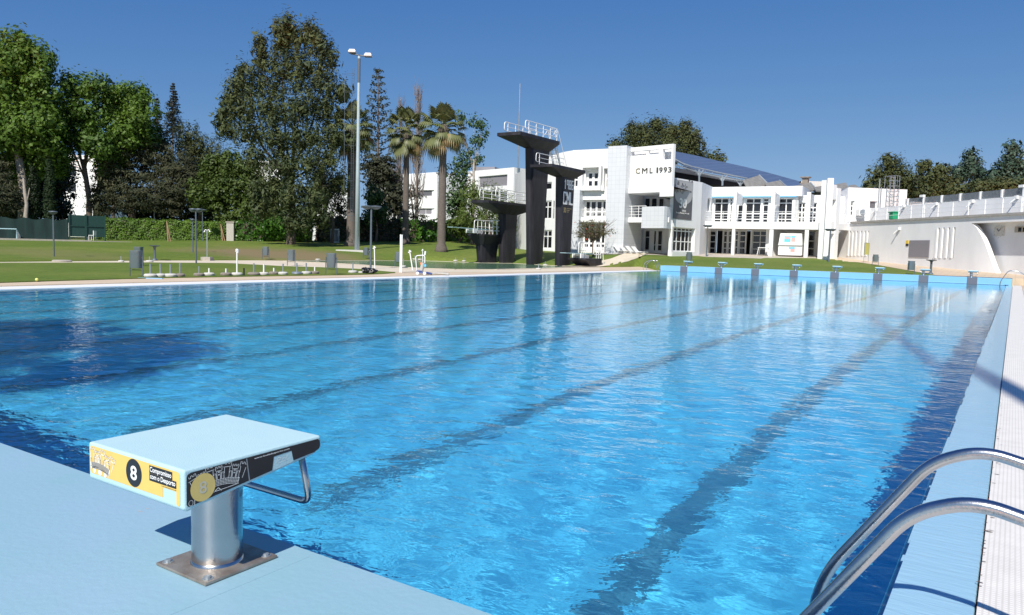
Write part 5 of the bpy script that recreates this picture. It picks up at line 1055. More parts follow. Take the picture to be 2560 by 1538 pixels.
def poster(name, x0, x1, z0, z1, mat, e=.01):
    yy = lambda z: -1.0-e if z < hh*.48 else lerp(-1.0, -.85, (z-hh*.48)/(hh*.52))-e
    m_ = MB(); m_.add([(x0, yy(z0), z0), (x1, yy(z0), z0), (x1, yy(z1), z1), (x0, yy(z1), z1)], [(0, 1, 2, 3)]); m_.build(name, mat, k0)
poster('poster', -.55, .0, hh*.60, hh*.88, M['skyblue']); poster('poster_title', -.5, -.08, hh*.74, hh*.84, M['pink'], .016); poster('poster', .06, .42, hh*.62, hh*.87, M['pink']); poster('poster_corner', .05, .42, hh*.80, hh*.88, M['skyblue'], .016); poster('poster', .05, .42, hh*.16, hh*.36, M['pink']); poster('poster_corner', -.1, .42, hh*.30, hh*.38, M['skyblue'], .016)
tb = thing('high_table', Vector(E_.w(E_.sz(1905, 640)[0], -.55, GF+.08)), rz=math.atan2(E_.es.y, E_.es.x), label='white high table on the terrace between the columns', cat='table')
mb = MB(); mb.box(-.45, .45, -.4, .4, .62, .68); mb.build('tabletop', M['wpvc'], tb, bevel=.01)
for sx in (-1, 1):
    for sy in (-1, 1): mb = MB(); mb.tube([(sx*.38, sy*.33, .62), (sx*.48, sy*.42, -.02)], .035, 6); mb.build('leg', M['wpvc'], tb)
ch0 = None; ln = ['leftmost', 'second', 'third', 'rightmost']
for k in range(4):
    u = 1555+k*15.5; q = C.w(C.sz(u, 625, .9)[0], .9, gz(*C.w(C.sz(u, 625, .9)[0], .9, 0)[:2]))
    if k == 0:
        ch0 = thing('deck_chair', q, rz=YAW+.9); mb = MB(); mb.add([(-.3, -.6, .3), (.3, -.6, .3), (.3, .3, .3), (-.3, .3, .3), (-.3, -.6, .26), (.3, -.6, .26), (.3, .3, .26), (-.3, .3, .26)], [(0, 1, 2, 3), (4, 7, 6, 5), (0, 1, 5, 4), (1, 2, 6, 5), (2, 3, 7, 6), (3, 0, 4, 7)]); mb.build('seat', M['wpvc'], ch0)
        mb = MB(); mb.add([(-.3, .31, .3), (.3, .31, .3), (.3, .75, .75), (-.3, .75, .75), (-.3, .34, .27), (.3, .34, .27), (.3, .78, .72), (-.3, .78, .72)], [(0, 1, 2, 3), (4, 7, 6, 5), (0, 1, 5, 4), (1, 2, 6, 5), (2, 3, 7, 6), (3, 0, 4, 7)]); mb.build('backrest', M['wpvc'], ch0)
        for x in (-.28, .28):
            for y in (-.5, .25): mb = MB(); mb.tube([(x, y, 0), (x, y, .27)], .025, 6); mb.build('leg', M['wpvc'], ch0)
        o = ch0
    else: o = copy_tree(ch0); o.location = q
    tag(o, '%s white deck chair in the row under the tiled balcony' % ln[k], 'deck chair', 'white deck chairs under the balcony')

# ------------------------------------------------------------------ left background: goal, netting fence, gate, ledge
def plane_fr(u1, Z1, u2, Z2): return Fr(u1, Z1, u2, Z2)
NF = Fr(-300, 60, 170, 66); nf = thing('netting_fence', col(80, 64)+Vector((0, 0, .9)), label='dark green netting fence along the sports court at left', cat='fence')
def vz(fr, u, v, n=0): return fr.sz(u, v, n)[1]
mb = MB(); N_ = 40; vs = []
for i in range(N_+1):
    a = NF.L*i/N_; w_ = .08*math.sin(i*1.9)+.05*math.sin(i*.7+1); zt_ = vz(NF, 80, 547)+.08*math.sin(i*1.3); vs += [NF.w(a, w_, .6), NF.w(a, w_*.4, zt_)]
mb.add(vs, [(2*i, 2*i+2, 2*i+3, 2*i+1) for i in range(N_)]); mb.build('netting', M['gfence'], nf, org=nf.location, smooth=True)
for i in range(9): a = NF.L*i/8; mb = MB(); mb.tube([NF.w(a, -.1, .5), NF.w(a, -.1, vz(NF, 80, 545)+.05)], .04, 6); mb.build('post', M['ggate'], nf, org=nf.location)
GT = Fr(172, 66, 262, 68); gt = thing('court_gate', col(205, 67)+Vector((0, 0, .9)), label='dark green double panel gate between the netting fence and the hedge', cat='gate')
z0_, z1_ = vz(GT, 205, 592), vz(GT, 205, 538.5)
for (u0, u1) in ((173, 213), (215, 262)):
    a, b = GT.sz(u0, 560)[0], GT.sz(u1, 560)[0]; mb = MB(); GT.box(mb, a, b, z0_, z1_, -.03, .0); mb.build('gate_panel', M['ggate'], gt, org=gt.location); mb = MB()
    for x in (a, b): GT.box(mb, x-.05, x+.05, z0_-.5, z1_+.1, .002, .08)
    GT.box(mb, a+.05, b-.05, (z0_+z1_)/2-.04, (z0_+z1_)/2+.04, .002, .06); mb.build('gate_frame', M['ggate'], gt, org=gt.location)
LG = Fr(-300, 58.5, 330, 67.5); le = MB(); LG.box(le, 0, LG.sz(228, 600)[0], .2, vz(LG, 100, 598), -3, 0); tag(le.build('court_ledge', M['conc']), kind='structure')
le = MB(); LG.box(le, LG.sz(228, 600)[0]+.01, LG.L, .2, vz(LG, 280, 603.5), -.2, 0); tag(le.build('lawn_kerb', M['conc']), kind='structure')
gl = thing('football_goal', Vector(LG.w(LG.sz(30, 598)[0], -.8, vz(LG, 30, 598.5))), rz=math.atan2(LG.es.y, LG.es.x), label='pale blue small football goal at the far left edge', cat='goal')
gh = 27*60/FP; mb = MB(); mb.tube([(.3, 0, 0), (.3, 0, gh), (-3, 0, gh), (-3, 0, 0)], .045, 8); mb.build('goal_frame', M['bluetop'], gl)
mb = MB(); mb.tube([(.3, 0, gh), (.65, .9, 0), (.3, 0, .02)], .035, 6); mb.tube([(-3, 0, gh), (-2.7, .9, 0)], .035, 6); mb.build('side_brace', M['bluetop'], gl)
mb = MB()
for i in range(7): t_ = i/6; mb.tube([(.3+.35*t_, .9*t_, 0.02), (.3, 0, lerp(0.05, gh, 1))], .012, 4)
for j in range(1, 6): z = gh*j/6; mb.tube([(.3, 0, z), (.3+.35*(1-j/6), .9*(1-j/6), z)], .012, 4)
mb.build('goal_net', M['wpvc'], gl)
p = gcol(231, 66.2); o = thing('plastic_chair', p+Vector((0, 0, .1)), rz=YAW, label='white plastic chair standing before the gate at the hedge end', cat='chair')
mb = MB(); mb.box(-.22, .22, -.22, .22, .42, .46); mb.build('seat', M['wpvc'], o); mb = MB(); mb.box(.18, .24, -.22, .22, .461, .85); mb.build('backrest', M['wpvc'], o)
for x in (-.2, .2):
    for y in (-.2, .2): mb = MB(); mb.tube([(x, y, 0), (x, y, .42)], .025, 6); mb.build('leg', M['wpvc'], o)
# timber stakes before the hedge
for i, (u, v0, v1, du, lab) in enumerate([(421, 607, 553, -4, 'slanting timber stake with a shrub top left before the hedge'), (557, 602, 560, -5, 'timber stake leaning beside the white gate pillar')]):
    p = G(u, v0) if i else gcol(u, 70.5); Z = dep(p); o = thing('timber_stake', p, label=lab, cat='stake', group='timber stakes'); q = at(u+du, v1, Z)-p
    mb = MB(); mb.tube([(0, 0, -.2), q], .07, 6, r2=.05); mb.build('stake', M['wood'], o); mb = MB(); mb.tube([(.25, .1, -.2), q*.95], .05, 6); mb.build('prop', M['wood'], o)
PL_ = Fr(566, 74, 584, 74); o = thing('gate_pillar', col(575, 74)+Vector((0, 0, 1.2)), label='whitewashed rough pillar between the two hedges', cat='pillar'); mb = MB(); PL_.box(mb, 0, PL_.L, .9, vz(PL_, 575, 557), -.6, 0); mb.build('pillar', M['stone'], o, org=o.location); mb = MB(); PL_.box(mb, -.06, PL_.L+.06, vz(PL_, 575, 557)+.002, vz(PL_, 575, 554), -.66, .06); mb.build('capstone', M['conc'], o, org=o.location)
UB = Fr(826, 77, 848, 77.2); o = thing('utility_cabinet', col(836, 77)+Vector((0, 0, 1.4)), label='blue grey utility cabinet in the shade behind the big tree', cat='cabinet'); mb = MB(); UB.box(mb, 0, UB.L, 1.0, vz(UB, 836, 572), -.5, 0); mb.build('cabinet', M['mast'], o, org=o.location); mb = MB(); UB.box(mb, .06, UB.L*.5, 1.5, vz(UB, 836, 575), .002, .02); UB.box(mb, UB.L*.53, UB.L-.06, 1.5, vz(UB, 836, 575), .002, .02); mb.build('doors', M['grey'], o, org=o.location)
# mast added unseen behind the camera; its shadow crosses the deck and the pool
o = thing('floodlight_mast', (4.2, -6.2, 0), label='unseen mast added behind the near right corner to cast a pole shadow', cat='floodlight mast'); mb = MB(); mb.tube([(0, 0, 0), (0, 0, 27)], .19, 12, r2=.13); mb.build('mast', M['mast'], o); mb = MB(); mb.box(-1.2, 1.2, -.3, .3, 27, 27.5); mb.build('lamp_head', M['wpvc'], o)
# ------------------------------------------------------------------ vegetation
NR = np.random.default_rng(11)
FH = np.array([F.x, F.y, 0]); FH /= np.linalg.norm(FH); RH = np.array([-FH[1]*-1, -FH[0], 0]); RH = np.array([FH[1], -FH[0], 0]); UZ = np.array([0, 0, 1.])
def cards(name, P, N, L, Wd, mat, par, T=None, smooth=False):
    """many small leaf-sized faces: centres P, normals N, half length L, half width Wd, optional long-axis T"""
    n = len(P); N = N/np.maximum(np.linalg.norm(N, axis=1, keepdims=True), 1e-6)
    if T is None: T = NR.normal(size=(n, 3))
    T = T-N*np.sum(T*N, 1, keepdims=True); T /= np.maximum(np.linalg.norm(T, axis=1, keepdims=True), 1e-6); B = np.cross(N, T)
    L = np.broadcast_to(np.asarray(L, float).reshape(-1, 1) if np.ndim(L) else np.full((n, 1), L), (n, 1)); Wd = np.broadcast_to(np.asarray(Wd, float).reshape(-1, 1) if np.ndim(Wd) else np.full((n, 1), Wd), (n, 1))
    o = np.array(par.location) if par else np.zeros(3)
    C4 = np.stack([P-T*L, P+B*Wd*.9-T*L*.1, P+T*L, P-B*Wd*.9+T*L*.1], 1)-o
    return raw_mesh(name, C4.reshape(-1, 3), n, 4, mat, par)
def raw_mesh(name, V, nf, k, mat, par):
    me = bpy.data.meshes.new(name); me.vertices.add(len(V)); me.vertices.foreach_set('co', V.astype(np.float32).ravel())
    me.loops.add(nf*k); me.loops.foreach_set('vertex_index', np.arange(nf*k, dtype=np.int32)); me.polygons.add(nf); me.polygons.foreach_set('loop_start', np.arange(0, nf*k, k, dtype=np.int32)); me.polygons.foreach_set('loop_total', np.full(nf, k, dtype=np.int32))
    me.materials.append(mat); me.update(calc_edges=True); o = bpy.data.objects.new(name, me); S.collection.objects.link(o)
    if par: o.parent = par
    return o
def blob(u, v, ru, rv, Z, rd=None):
    c = np.array(at(u, v, Z)); return c, ru*Z/FP, (rd if rd else (ru+rv)/2*Z/FP*.9), rv*Z/FP
def foliage(blobs, dens=1., leaf=.15, clump=.75, style='leaf', fill=.25, up=.25):
    Ps, Ns, Ts = [], [], []
    puff = {'needle': 1.7, 'layer': 1.0, 'weep': .8}.get(style, 1.3)
    for c, rx, rd, rz in blobs:
        area = 4*math.pi*((rx*rd)**1.6/3+(rx*rz)**1.6/3+(rd*rz)**1.6/3)**(1/1.6)
        nc = max(6, int(area*(.55+.45*dens)*1.15/(clump**2))); d = NR.normal(size=(nc, 3)); d /= np.linalg.norm(d, axis=1, keepdims=True)
        r = np.where(NR.random(nc) < fill, NR.random(nc)**.5*.75, NR.uniform(.78, 1.06, nc)); sc = np.array([rx, rd, rz])
        loc = d*r[:, None]*sc; cc = c+loc[:, 0:1]*RH+loc[:, 1:2]*FH+loc[:, 2:3]*UZ; od = d[:, 0:1]*RH+d[:, 1:2]*FH+d[:, 2:3]*UZ
        k = int(26*dens*(clump/.75)**2*(.15/leaf)**1.7)+5; cs = clump*NR.uniform(.55, 1.15, nc)
        g = NR.normal(size=(nc, k, 3))*.42; 
        if style == 'needle': g *= .8; g[:, :, 2] *= 1.9
        if style == 'layer': g[:, :, 2] *= .4; g[:, :, :2] *= 1.3
        P = cc[:, None]+g*cs[:, None, None]; N = g*puff+od[:, None]*.4+UZ*up+NR.normal(size=(nc, k, 3))*.32
        T = NR.normal(size=(nc, k, 3))*.7+(UZ*1.2 if style == 'needle' else 0)+(od[:, None]*.9 if style in ('needle', 'layer') else 0)-(UZ*1.6 if style == 'weep' else 0)
        Ps.append(P.reshape(-1, 3)); Ns.append(N.reshape(-1, 3)); Ts.append(T.reshape(-1, 3))
    return np.concatenate(Ps), np.concatenate(Ns), np.concatenate(Ts)
LM = dict(
 plane=leafm('plane_tree_leaves', (.115, .195, .022), (.060, .120, .016), .3), plane2=leafm('plane_tree_leaves_b', (.095, .17, .022), (.045, .095, .014), .28),
 conifer=leafm('dark_conifer_needles', (.050, .052, .026), (.024, .032, .016), .1, .7), brown=leafm('brown_cedar_needles', (.068, .068, .032), (.030, .042, .019), .1, .75),
 olive=leafm('olive_pine_needles', (.085, .095, .032), (.040, .058, .020), .15, .7), casu=leafm('she_oak_needles', (.090, .108, .034), (.036, .056, .024), .15, .65),
 bush=leafm('bush_leaves', (.085, .125, .022), (.040, .070, .012), .25), hedge=leafm('hedge_leaves', (.115, .200, .022), (.070, .135, .014), .22), hedge2=leafm('broad_hedge_leaves', (.08, .19, .02), (.03, .085, .012), .25, .35),
 shade=leafm('painted_shade_leaves', (.022, .04, .012), (.012, .022, .008), .1), pine=leafm('umbrella_pine_needles', (.092, .108, .034), (.045, .060, .024), .12, .7),  # shade: leaf colour darkened to paint in the gloom beneath other trees
 bluegreen=leafm('bluish_tree_leaves', (.055, .098, .060), (.026, .050, .036), .12), cypress=leafm('cypress_needles', (.030, .055, .016), (.014, .028, .010), .1, .7),
 palm=leafm('palm_fronds', (.19, .20, .085), (.11, .135, .05), .2, .45), palmold=leafm('old_palm_fronds', (.40, .27, .12), (.25, .18, .08), .25, .7),
 poplar=leafm('poplar_leaves', (.070, .13, .035), (.035, .075, .03), .25), willow=leafm('willow_leaves', (.15, .20, .045), (.08, .125, .03), .35), spruce=leafm('spruce_needles', (.032, .045, .034), (.016, .024, .02), .1, .7),
 arau=leafm('norfolk_pine_tufts', (.045, .060, .022), (.025, .035, .016), .1), coral=leafm('sparse_green_leaves', (.125, .115, .048), (.080, .078, .034), .2))
CAP = 120000
def plant(name, label, u, Z, blobs, leaf='plane', trunk=None, size=.15, dens=1., clump=.75, style='leaf', aspect=.6, barkm='bark', cat='tree', group=None, limbs=6, fill=.25, up=.25, base=None, core=5000):
    b = base if base is not None else gcol(u, Z); o = thing(name, b, label=label, cat=cat, group=group); B_ = [blob(*q) for q in blobs]
    P, N, T = foliage(B_, dens, size, clump, style, fill, up)
    if len(P) > CAP: k = NR.choice(len(P), CAP, replace=False); P, N, T = P[k], N[k], T[k]
    s = size*NR.uniform(.6, 1.35, len(P))
    if core:                                               # larger sprays well inside the crown
        P2, N2, T2 = foliage([(c, rx*.62, rd*.62, rz*.62) for c, rx, rd, rz in B_], .5, size*2.2, clump*1.3, 'leaf', .9, up); k = NR.choice(len(P2), min(len(P2), core), replace=False)
        P = np.concatenate([P, P2[k]]); N = np.concatenate([N, N2[k]]); T = np.concatenate([T, T2[k]]); s = np.concatenate([s, size*2.2*NR.uniform(.7, 1.2, len(k))])
    cards('crown', P, N, s, s*aspect, LM[leaf], o, T if style != 'leaf' else None)
    if trunk:
        r, topv = trunk; zt = at(u, topv, Z).z-b.z; mb = MB(); tc_ = Vector(B_[0][0])-b; pts = [Vector((0, 0, -.3)), Vector((0, 0, .15)), Vector((.1, .05, zt*.5)), Vector((tc_.x*.3, tc_.y*.3, zt))]
        rs = [r*1.5, r*1.1, r*.9, r*.7]; 
        mb.tube(pts, rs, 10)
        ks = list(range(len(B_))); rnd.shuffle(ks)
        for i in ks[:limbs]:
            e = Vector(B_[i][0])-b; s_ = pts[-1]*rnd.uniform(.75, 1.0); m_ = s_.lerp(e, .5)+Vector((0, 0, -.1*(e-s_).length)); 
            if e.z > s_.z*.6: mb.tube([s_, m_, e], [r*.36, r*.24, r*.09], 6)
        mb.build('trunk', M[barkm], o, smooth=True)
    return o
# --- left plane trees
plant('plane_tree', 'huge bright green plane tree rising at the left picture edge', 58, 74, [(0, 210, 75, 95, 74), (70, 165, 62, 60, 75), (30, 125, 45, 42, 74), (-70, 240, 80, 120, 76), (110, 240, 45, 60, 74), (85, 320, 75, 60, 73), (0, 340, 70, 60, 73), (115, 390, 50, 50, 75), (-60, 400, 60, 60, 76), (40, 420, 60, 40, 77), (130, 330, 36, 50, 76), (135, 400, 36, 40, 77)], 'plane', (.45, 330), size=.20, dens=1.25, clump=1.0, barkm='barkpale', limbs=8)
plant('plane_tree', 'green plane tree second from the left with sky gaps', 222, 78, [(180, 225, 42, 38, 78), (238, 220, 34, 34, 77), (160, 290, 40, 45, 78), (225, 285, 45, 42, 77), (190, 345, 42, 36, 78), (245, 355, 38, 40, 76), (150, 400, 34, 40, 79), (215, 330, 50, 40, 79)], 'plane2', (.3, 400), size=.17, dens=.95, clump=.9, barkm='bark', limbs=8, fill=.15)
plant('plane_tree', 'rounded green plane tree third from the left', 240, 80, [(325, 240, 50, 30, 79), (290, 285, 40, 38, 79), (355, 285, 40, 36, 78), (320, 330, 52, 42, 78), (285, 385, 36, 40, 79), (375, 340, 26, 38, 80), (275, 240, 20, 20, 79), (262, 430, 22, 34, 79)], 'plane', (.32, 400), size=.17, dens=1.1, clump=.9, barkm='bark', limbs=7, fill=.2)
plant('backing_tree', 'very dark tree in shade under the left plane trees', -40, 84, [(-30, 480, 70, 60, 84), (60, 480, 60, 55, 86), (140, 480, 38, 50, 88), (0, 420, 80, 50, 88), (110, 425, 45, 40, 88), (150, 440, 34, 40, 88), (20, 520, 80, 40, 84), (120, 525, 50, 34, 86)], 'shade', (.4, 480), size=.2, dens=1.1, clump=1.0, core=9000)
plant('conifer_tree', 'brown green conifer low at the left picture edge', -10, 72, [(-10, 430, 40, 40, 72), (0, 490, 42, 45, 71), (-30, 520, 45, 30, 71), (28, 500, 18, 40, 71)], 'brown', (.25, 500), size=.16, dens=1.1, clump=.6, style='layer', aspect=.3)
def cypress(label, u, Z, v0, v1, ru, mat='cypress'):
    q = [(u, lerp(v0, v1, t_), max(1.2, ru*math.sin(min(1, t_*1.15+.06)*math.pi*.62)), (v1-v0)*.09, Z) for t_ in [i/11 for i in range(12)]]
    return plant('cypress_tree', label, u, Z, q, mat, (.12, v1), size=.10, dens=2.0, clump=.35, style='needle', aspect=.35, group=None, core=0)
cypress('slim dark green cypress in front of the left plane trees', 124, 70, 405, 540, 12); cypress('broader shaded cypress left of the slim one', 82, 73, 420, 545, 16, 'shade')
# pale mottled trunk seen by the fence
p = gcol(66, 70); o = thing('tree_trunk', p, label='pale mottled bent trunk standing behind the netting fence', cat='tree'); q = [at(*k, 70)-p for k in [(68, 560), (64, 545), (67, 510), (62, 480), (60, 460), (58, 445)]]; mb = MB(); mb.tube(q, [.22, .2, .16, .15, .11, .05], 9); mb.tube([q[2], at(74, 470, 70)-p], [.08, .03], 6); mb.build('trunk', M['barkpale'], o, smooth=True); 
# forked trunk in front of the white house
# --- spruce spires
def spire(name, label, u, Z, vt, vb, ru, leaf='spruce', wh=16, drop=.12, size=.16):
    b = gcol(u, Z); o = thing(name, b, label=label, cat='tree'); zt = at(u, vt, Z).z; zb = at(u, vb, Z).z; mb = MB(); c = Vector(at(u, vt, Z)); Ps, Ns = [], []
    mb.tube([(0, 0, -.2), (c.x-b.x, c.y-b.y, zt-b.z)], .2, 7, r2=.03)
    for i in range(wh):
        t_ = (i+.5)/wh; z = lerp(zt, zb, t_); R = ru*Z/FP*(t_**.85)*rnd.uniform(.8, 1.15)+.1; nb = 7
        for j in range(nb):
            a = rnd.uniform(0, 6.28); e = Vector((math.cos(a)*R, math.sin(a)*R, -R*drop+R*.1)); p0 = Vector((c.x, c.y, z)); mb.tube([p0-b, p0+e-b], .035, 4, r2=.012)
            m = int(14*R+8); f = NR.random(m)**.7; Ps.append(np.array(p0)+np.array(e)*f[:, None]+NR.normal(size=(m, 3))*np.array([.16, .16, .1])*min(1, R)); Ns.append(NR.normal(size=(m, 3))+UZ*.8)
    P = np.concatenate(Ps); cards('crown', P, np.concatenate(Ns), size, size*.4, LM[leaf], o); mb.build('trunk', M['bark'], o); return o
spire('spruce_tree', 'lone dark spruce spire above the left trees', 432, 100, 207, 330, 26, wh=20, size=.17)
spire('spruce_tree', 'small spruce tip poking above the third plane tree', 284, 96, 205, 250, 14, wh=8); spire('spruce_tree', 'thin brown spruce just right of the third plane tree', 392, 92, 245, 330, 14, 'brown', wh=12)
# --- brown cedar mass, olive pines, bush tree
plant('cedar_tree', 'wide brownish cedar behind the left hedge', 330, 80, [(300, 420, 60, 55, 80), (360, 390, 60, 60, 81), (420, 420, 60, 60, 80), (270, 480, 50, 50, 79), (340, 480, 70, 50, 78), (420, 490, 60, 50, 79), (330, 355, 30, 38, 82), (395, 355, 40, 35, 82), (250, 520, 30, 30, 78), (470, 450, 40, 60, 80)], 'brown', (.4, 500), size=.17, dens=1.05, clump=.8, style='layer', aspect=.32, up=.1)
plant('pine_tree', 'olive topped pine between the brown cedar and the bush tree', 500, 84, [(470, 350, 36, 40, 84), (505, 380, 36, 40, 84), (545, 405, 34, 38, 84), (480, 420, 50, 50, 85), (530, 450, 50, 50, 85), (575, 430, 30, 30, 85)], 'olive', (.3, 450), size=.17, dens=1.1, clump=.7, style='needle', aspect=.3)
plant('bushy_tree', 'yellow green bushy tree left of the tallest conifer', 575, 78, [(530, 430, 34, 40, 78), (575, 420, 45, 38, 78), (620, 445, 40, 40, 78), (560, 490, 50, 45, 77), (620, 500, 50, 45, 77), (660, 520, 35, 40, 77), (500, 480, 25, 45, 78), (600, 545, 60, 25, 77), (690, 480, 34, 40, 78), (700, 540, 36, 30, 77), (655, 560, 30, 16, 76)], 'bush', (.2, 520), size=.16, dens=1.1, clump=.8)
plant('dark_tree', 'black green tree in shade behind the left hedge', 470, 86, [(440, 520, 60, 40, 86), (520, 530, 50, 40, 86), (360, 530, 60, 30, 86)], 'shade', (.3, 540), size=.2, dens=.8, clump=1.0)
# --- the tallest conifer
plant('she_oak_tree', 'tallest dark feathery conifer towering over the lawn', 727, 70, [(725, 85, 17.2, 38.6, 70), (705, 110, 18.9, 41.4, 70), (780, 95, 20.6, 38.6, 69), (815, 135, 12.9, 33.1, 69), (655, 140, 12, 38.6, 70), (690, 180, 43, 50.6, 70), (760, 175, 47.3, 50.6, 69), (810, 210, 31, 46, 69), (630, 210, 29.2, 41.4, 70), (590, 230, 22.4, 33.1, 70), (600, 275, 36.1, 36.8, 70), (570, 275, 22.4, 23.9, 70), (670, 270, 47.3, 50.6, 69), (750, 265, 51.6, 55.2, 68), (815, 275, 34.4, 36.8, 69), (850, 235, 17.2, 20.2, 69), (565, 325, 25.8, 22.1, 70), (620, 335, 38.7, 35, 69), (700, 345, 51.6, 46, 68), (780, 345, 51.6, 41.4, 68), (845, 340, 32.7, 29.4, 68), (880, 350, 22.4, 14.7, 68), (640, 400, 25.8, 33.1, 69), (700, 425, 43, 41.4, 68), (765, 415, 43, 41.4, 68), (820, 400, 29.2, 31.3, 68), (660, 480, 38.7, 41.4, 68), (715, 500, 47.3, 46, 67), (775, 500, 43, 46, 67), (740, 560, 34.4, 23.9, 67), (650, 530, 25.8, 25.8, 68), (810, 545, 22.4, 27.6, 68), (850, 455, 20.6, 36.8, 69), (648, 112, 9, 28, 70), (698, 75, 9, 32, 70), (722, 64, 9, 26, 69), (745, 98, 10, 30, 69), (770, 80, 9, 30, 69), (800, 112, 10, 28, 69), (828, 150, 10, 26, 69), (600, 212, 9, 24, 70), (572, 250, 10, 20, 70), (550, 300, 10, 14, 70), (862, 228, 10, 14, 69), (606, 178, 8, 18, 70)],
      'casu', (.38, 420), size=.17, dens=1.15, clump=.85, style='needle', aspect=.36, limbs=14, fill=.15, up=.1)
CAP = 60000
# --- hedges
def hedge(name, label, u0, Z0_, u1, Z1_, vt0, vt1, thick, leaf, size=.09, dens=230, bump=.12, zb=-.1):
    fr = Fr(u0, Z0_, u1, Z1_); mid = fr.w(fr.L/2, 0, 0); o = thing(name, (mid[0], mid[1], gz(mid[0], mid[1])), label=label, cat='hedge'); L = fr.L
    zt = lambda s: lerp(fr.sz(u0, vt0)[1], fr.sz(u1, vt1)[1], s/L); zg = [gz(*fr.w(L*i/10, 0, 0)[:2]) for i in range(11)]; g0 = lambda s: np.interp(s, np.linspace(0, L, 11), zg)
    H = zt(L/2)-g0(L/2); n1 = int(L*H*dens); n2 = int(L*thick*dens*.6); s1 = NR.random(n1)*L; h1 = NR.random(n1)
    gz1 = np.interp(s1, np.linspace(0, L, 11), zg); ztt = lerp(zt(0), 0, 0)+(zt(L)-zt(0))*s1/L; z1 = gz1+(ztt-gz1)*h1
    off = bump*(np.sin(s1*2.3+z1*3)+np.sin(s1*5.1-z1*4+1))*.5+NR.normal(size=n1)*.06; A = np.array(fr.A); es = np.array(fr.es); en = np.array(fr.en)
    P1 = A+es*s1[:, None]+en*off[:, None]; P1[:, 2] = z1; N1_ = en+NR.normal(size=(n1, 3))*.42+UZ*.25
    s2 = NR.random(n2)*L; P2 = A+es*s2[:, None]-en*(NR.random(n2)*thick)[:, None]; P2[:, 2] = zt(0)+(zt(L)-zt(0))*s2/L+NR.normal(size=n2)*.06+bump*.5*np.sin(s2*3.1); N2_ = UZ+NR.normal(size=(n2, 3))*.6
    n3 = int(thick*H*dens); P3 = []; N3 = []
    for s_, sg in ((0, -1), (L, 1)):
        q = A+es*s_-en*(NR.random(n3)*thick)[:, None]+es*(NR.normal(size=n3)*.07)[:, None]; q[:, 2] = g0(s_)+NR.random(n3)*(zt(s_)-g0(s_)); P3.append(q); N3.append(es*sg+NR.normal(size=(n3, 3))*.6)
    P = np.concatenate([P1, P2]+P3); N = np.concatenate([N1_, N2_]+N3); s = size*NR.uniform(.6, 1.4, len(P)); cards('foliage', P, N, s, s*.65, LM[leaf], o)
    mb = MB(); fr.box(mb, .12, L-.12, min(zg)-.3, min(zt(0), zt(L))-.1, -thick+.1, -.16); mb.build('inner_growth', M['bark'], o, org=o.location); return o
hedge('hedge', 'long clipped green hedge behind the left lawn', 238, 72.5, 566, 74.5, 545, 557, 1.2, 'hedge'); hedge('hedge', 'broad leaved green hedge right of the whitewashed pillar', 588, 74.3, 780, 76.5, 555, 548, 1.2, 'hedge2', .13, 70, .2)
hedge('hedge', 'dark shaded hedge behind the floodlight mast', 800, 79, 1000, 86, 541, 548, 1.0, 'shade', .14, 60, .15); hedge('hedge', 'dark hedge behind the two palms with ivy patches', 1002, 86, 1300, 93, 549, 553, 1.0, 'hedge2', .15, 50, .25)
plant('ivy_bush', 'bright green climber bush at the foot of the tall conifer', 690, 75.5, [(668, 575, 34, 26, 75), (720, 575, 30, 30, 75.5), (755, 570, 20, 24, 75.5), (650, 545, 24, 16, 75.5)], 'hedge2', None, size=.14, dens=1.0, clump=.6, cat='bush')
plant('ivy_bush', 'small green climber patch right of the nearer palm', 1065, 85, [(1052, 585, 12, 18, 85), (1078, 590, 14, 12, 84)], 'hedge2', None, size=.16, dens=1.0, clump=.5, cat='bush')
plant('small_tree', 'small bushy tree beside the trunk of the tall conifer', 790, 90, [(785, 500, 18, 40, 90), (800, 460, 14, 30, 90), (775, 545, 20, 24, 90)], 'bush', (.1, 540), size=.16, dens=1.0, clump=.6)
plant('dark_tree', 'dark green conifer branches hanging left of the mast', 830, 74, [(830, 470, 26, 40, 76), (800, 440, 20, 40, 76), (850, 520, 20, 30, 76)], 'conifer', (.15, 520), size=.17, dens=1.0, clump=.6, style='needle', aspect=.3)
# --- trees between the mast and the towers
plant('small_tree', 'bright green small tree right of the mast', 940, 82, [(935, 500, 22, 36, 82), (950, 530, 22, 26, 82), (925, 540, 20, 26, 82)], 'poplar', (.12, 540), size=.15, dens=1.1, clump=.6, style='needle')
plant('conifer_tree', 'olive brown conifer standing behind the mast', 955, 88, [(935, 420, 30, 34, 88), (965, 440, 30, 50, 88), (985, 500, 26, 50, 88), (940, 480, 26, 40, 89)], 'conifer', (.2, 520), size=.17, dens=.8, clump=.7, style='layer')
plant('sparse_tree', 'thin horizontally layered tree before the white house', 1050-20, 96, [(1010, 470, 36, 10, 96), (1030, 490, 40, 8, 96), (1010, 515, 44, 8, 95), (1030, 540, 40, 8, 95), (1005, 560, 40, 8, 95)], 'conifer', (.12, 470), size=.16, dens=.45, clump=.5, style='layer', aspect=.3, limbs=5, core=0)
plant('small_tree', 'yellowish small tree left of the mast before the far houses', 822, 86, [(820, 480, 14, 20, 86), (812, 500, 12, 22, 86)], 'willow', (.08, 540), size=.14, dens=.9, clump=.5)
spire('norfolk_pine', 'tall norfolk pine with tiered tufts right of the mast', 945, 92, 176, 520, 3, 'arau', wh=1)
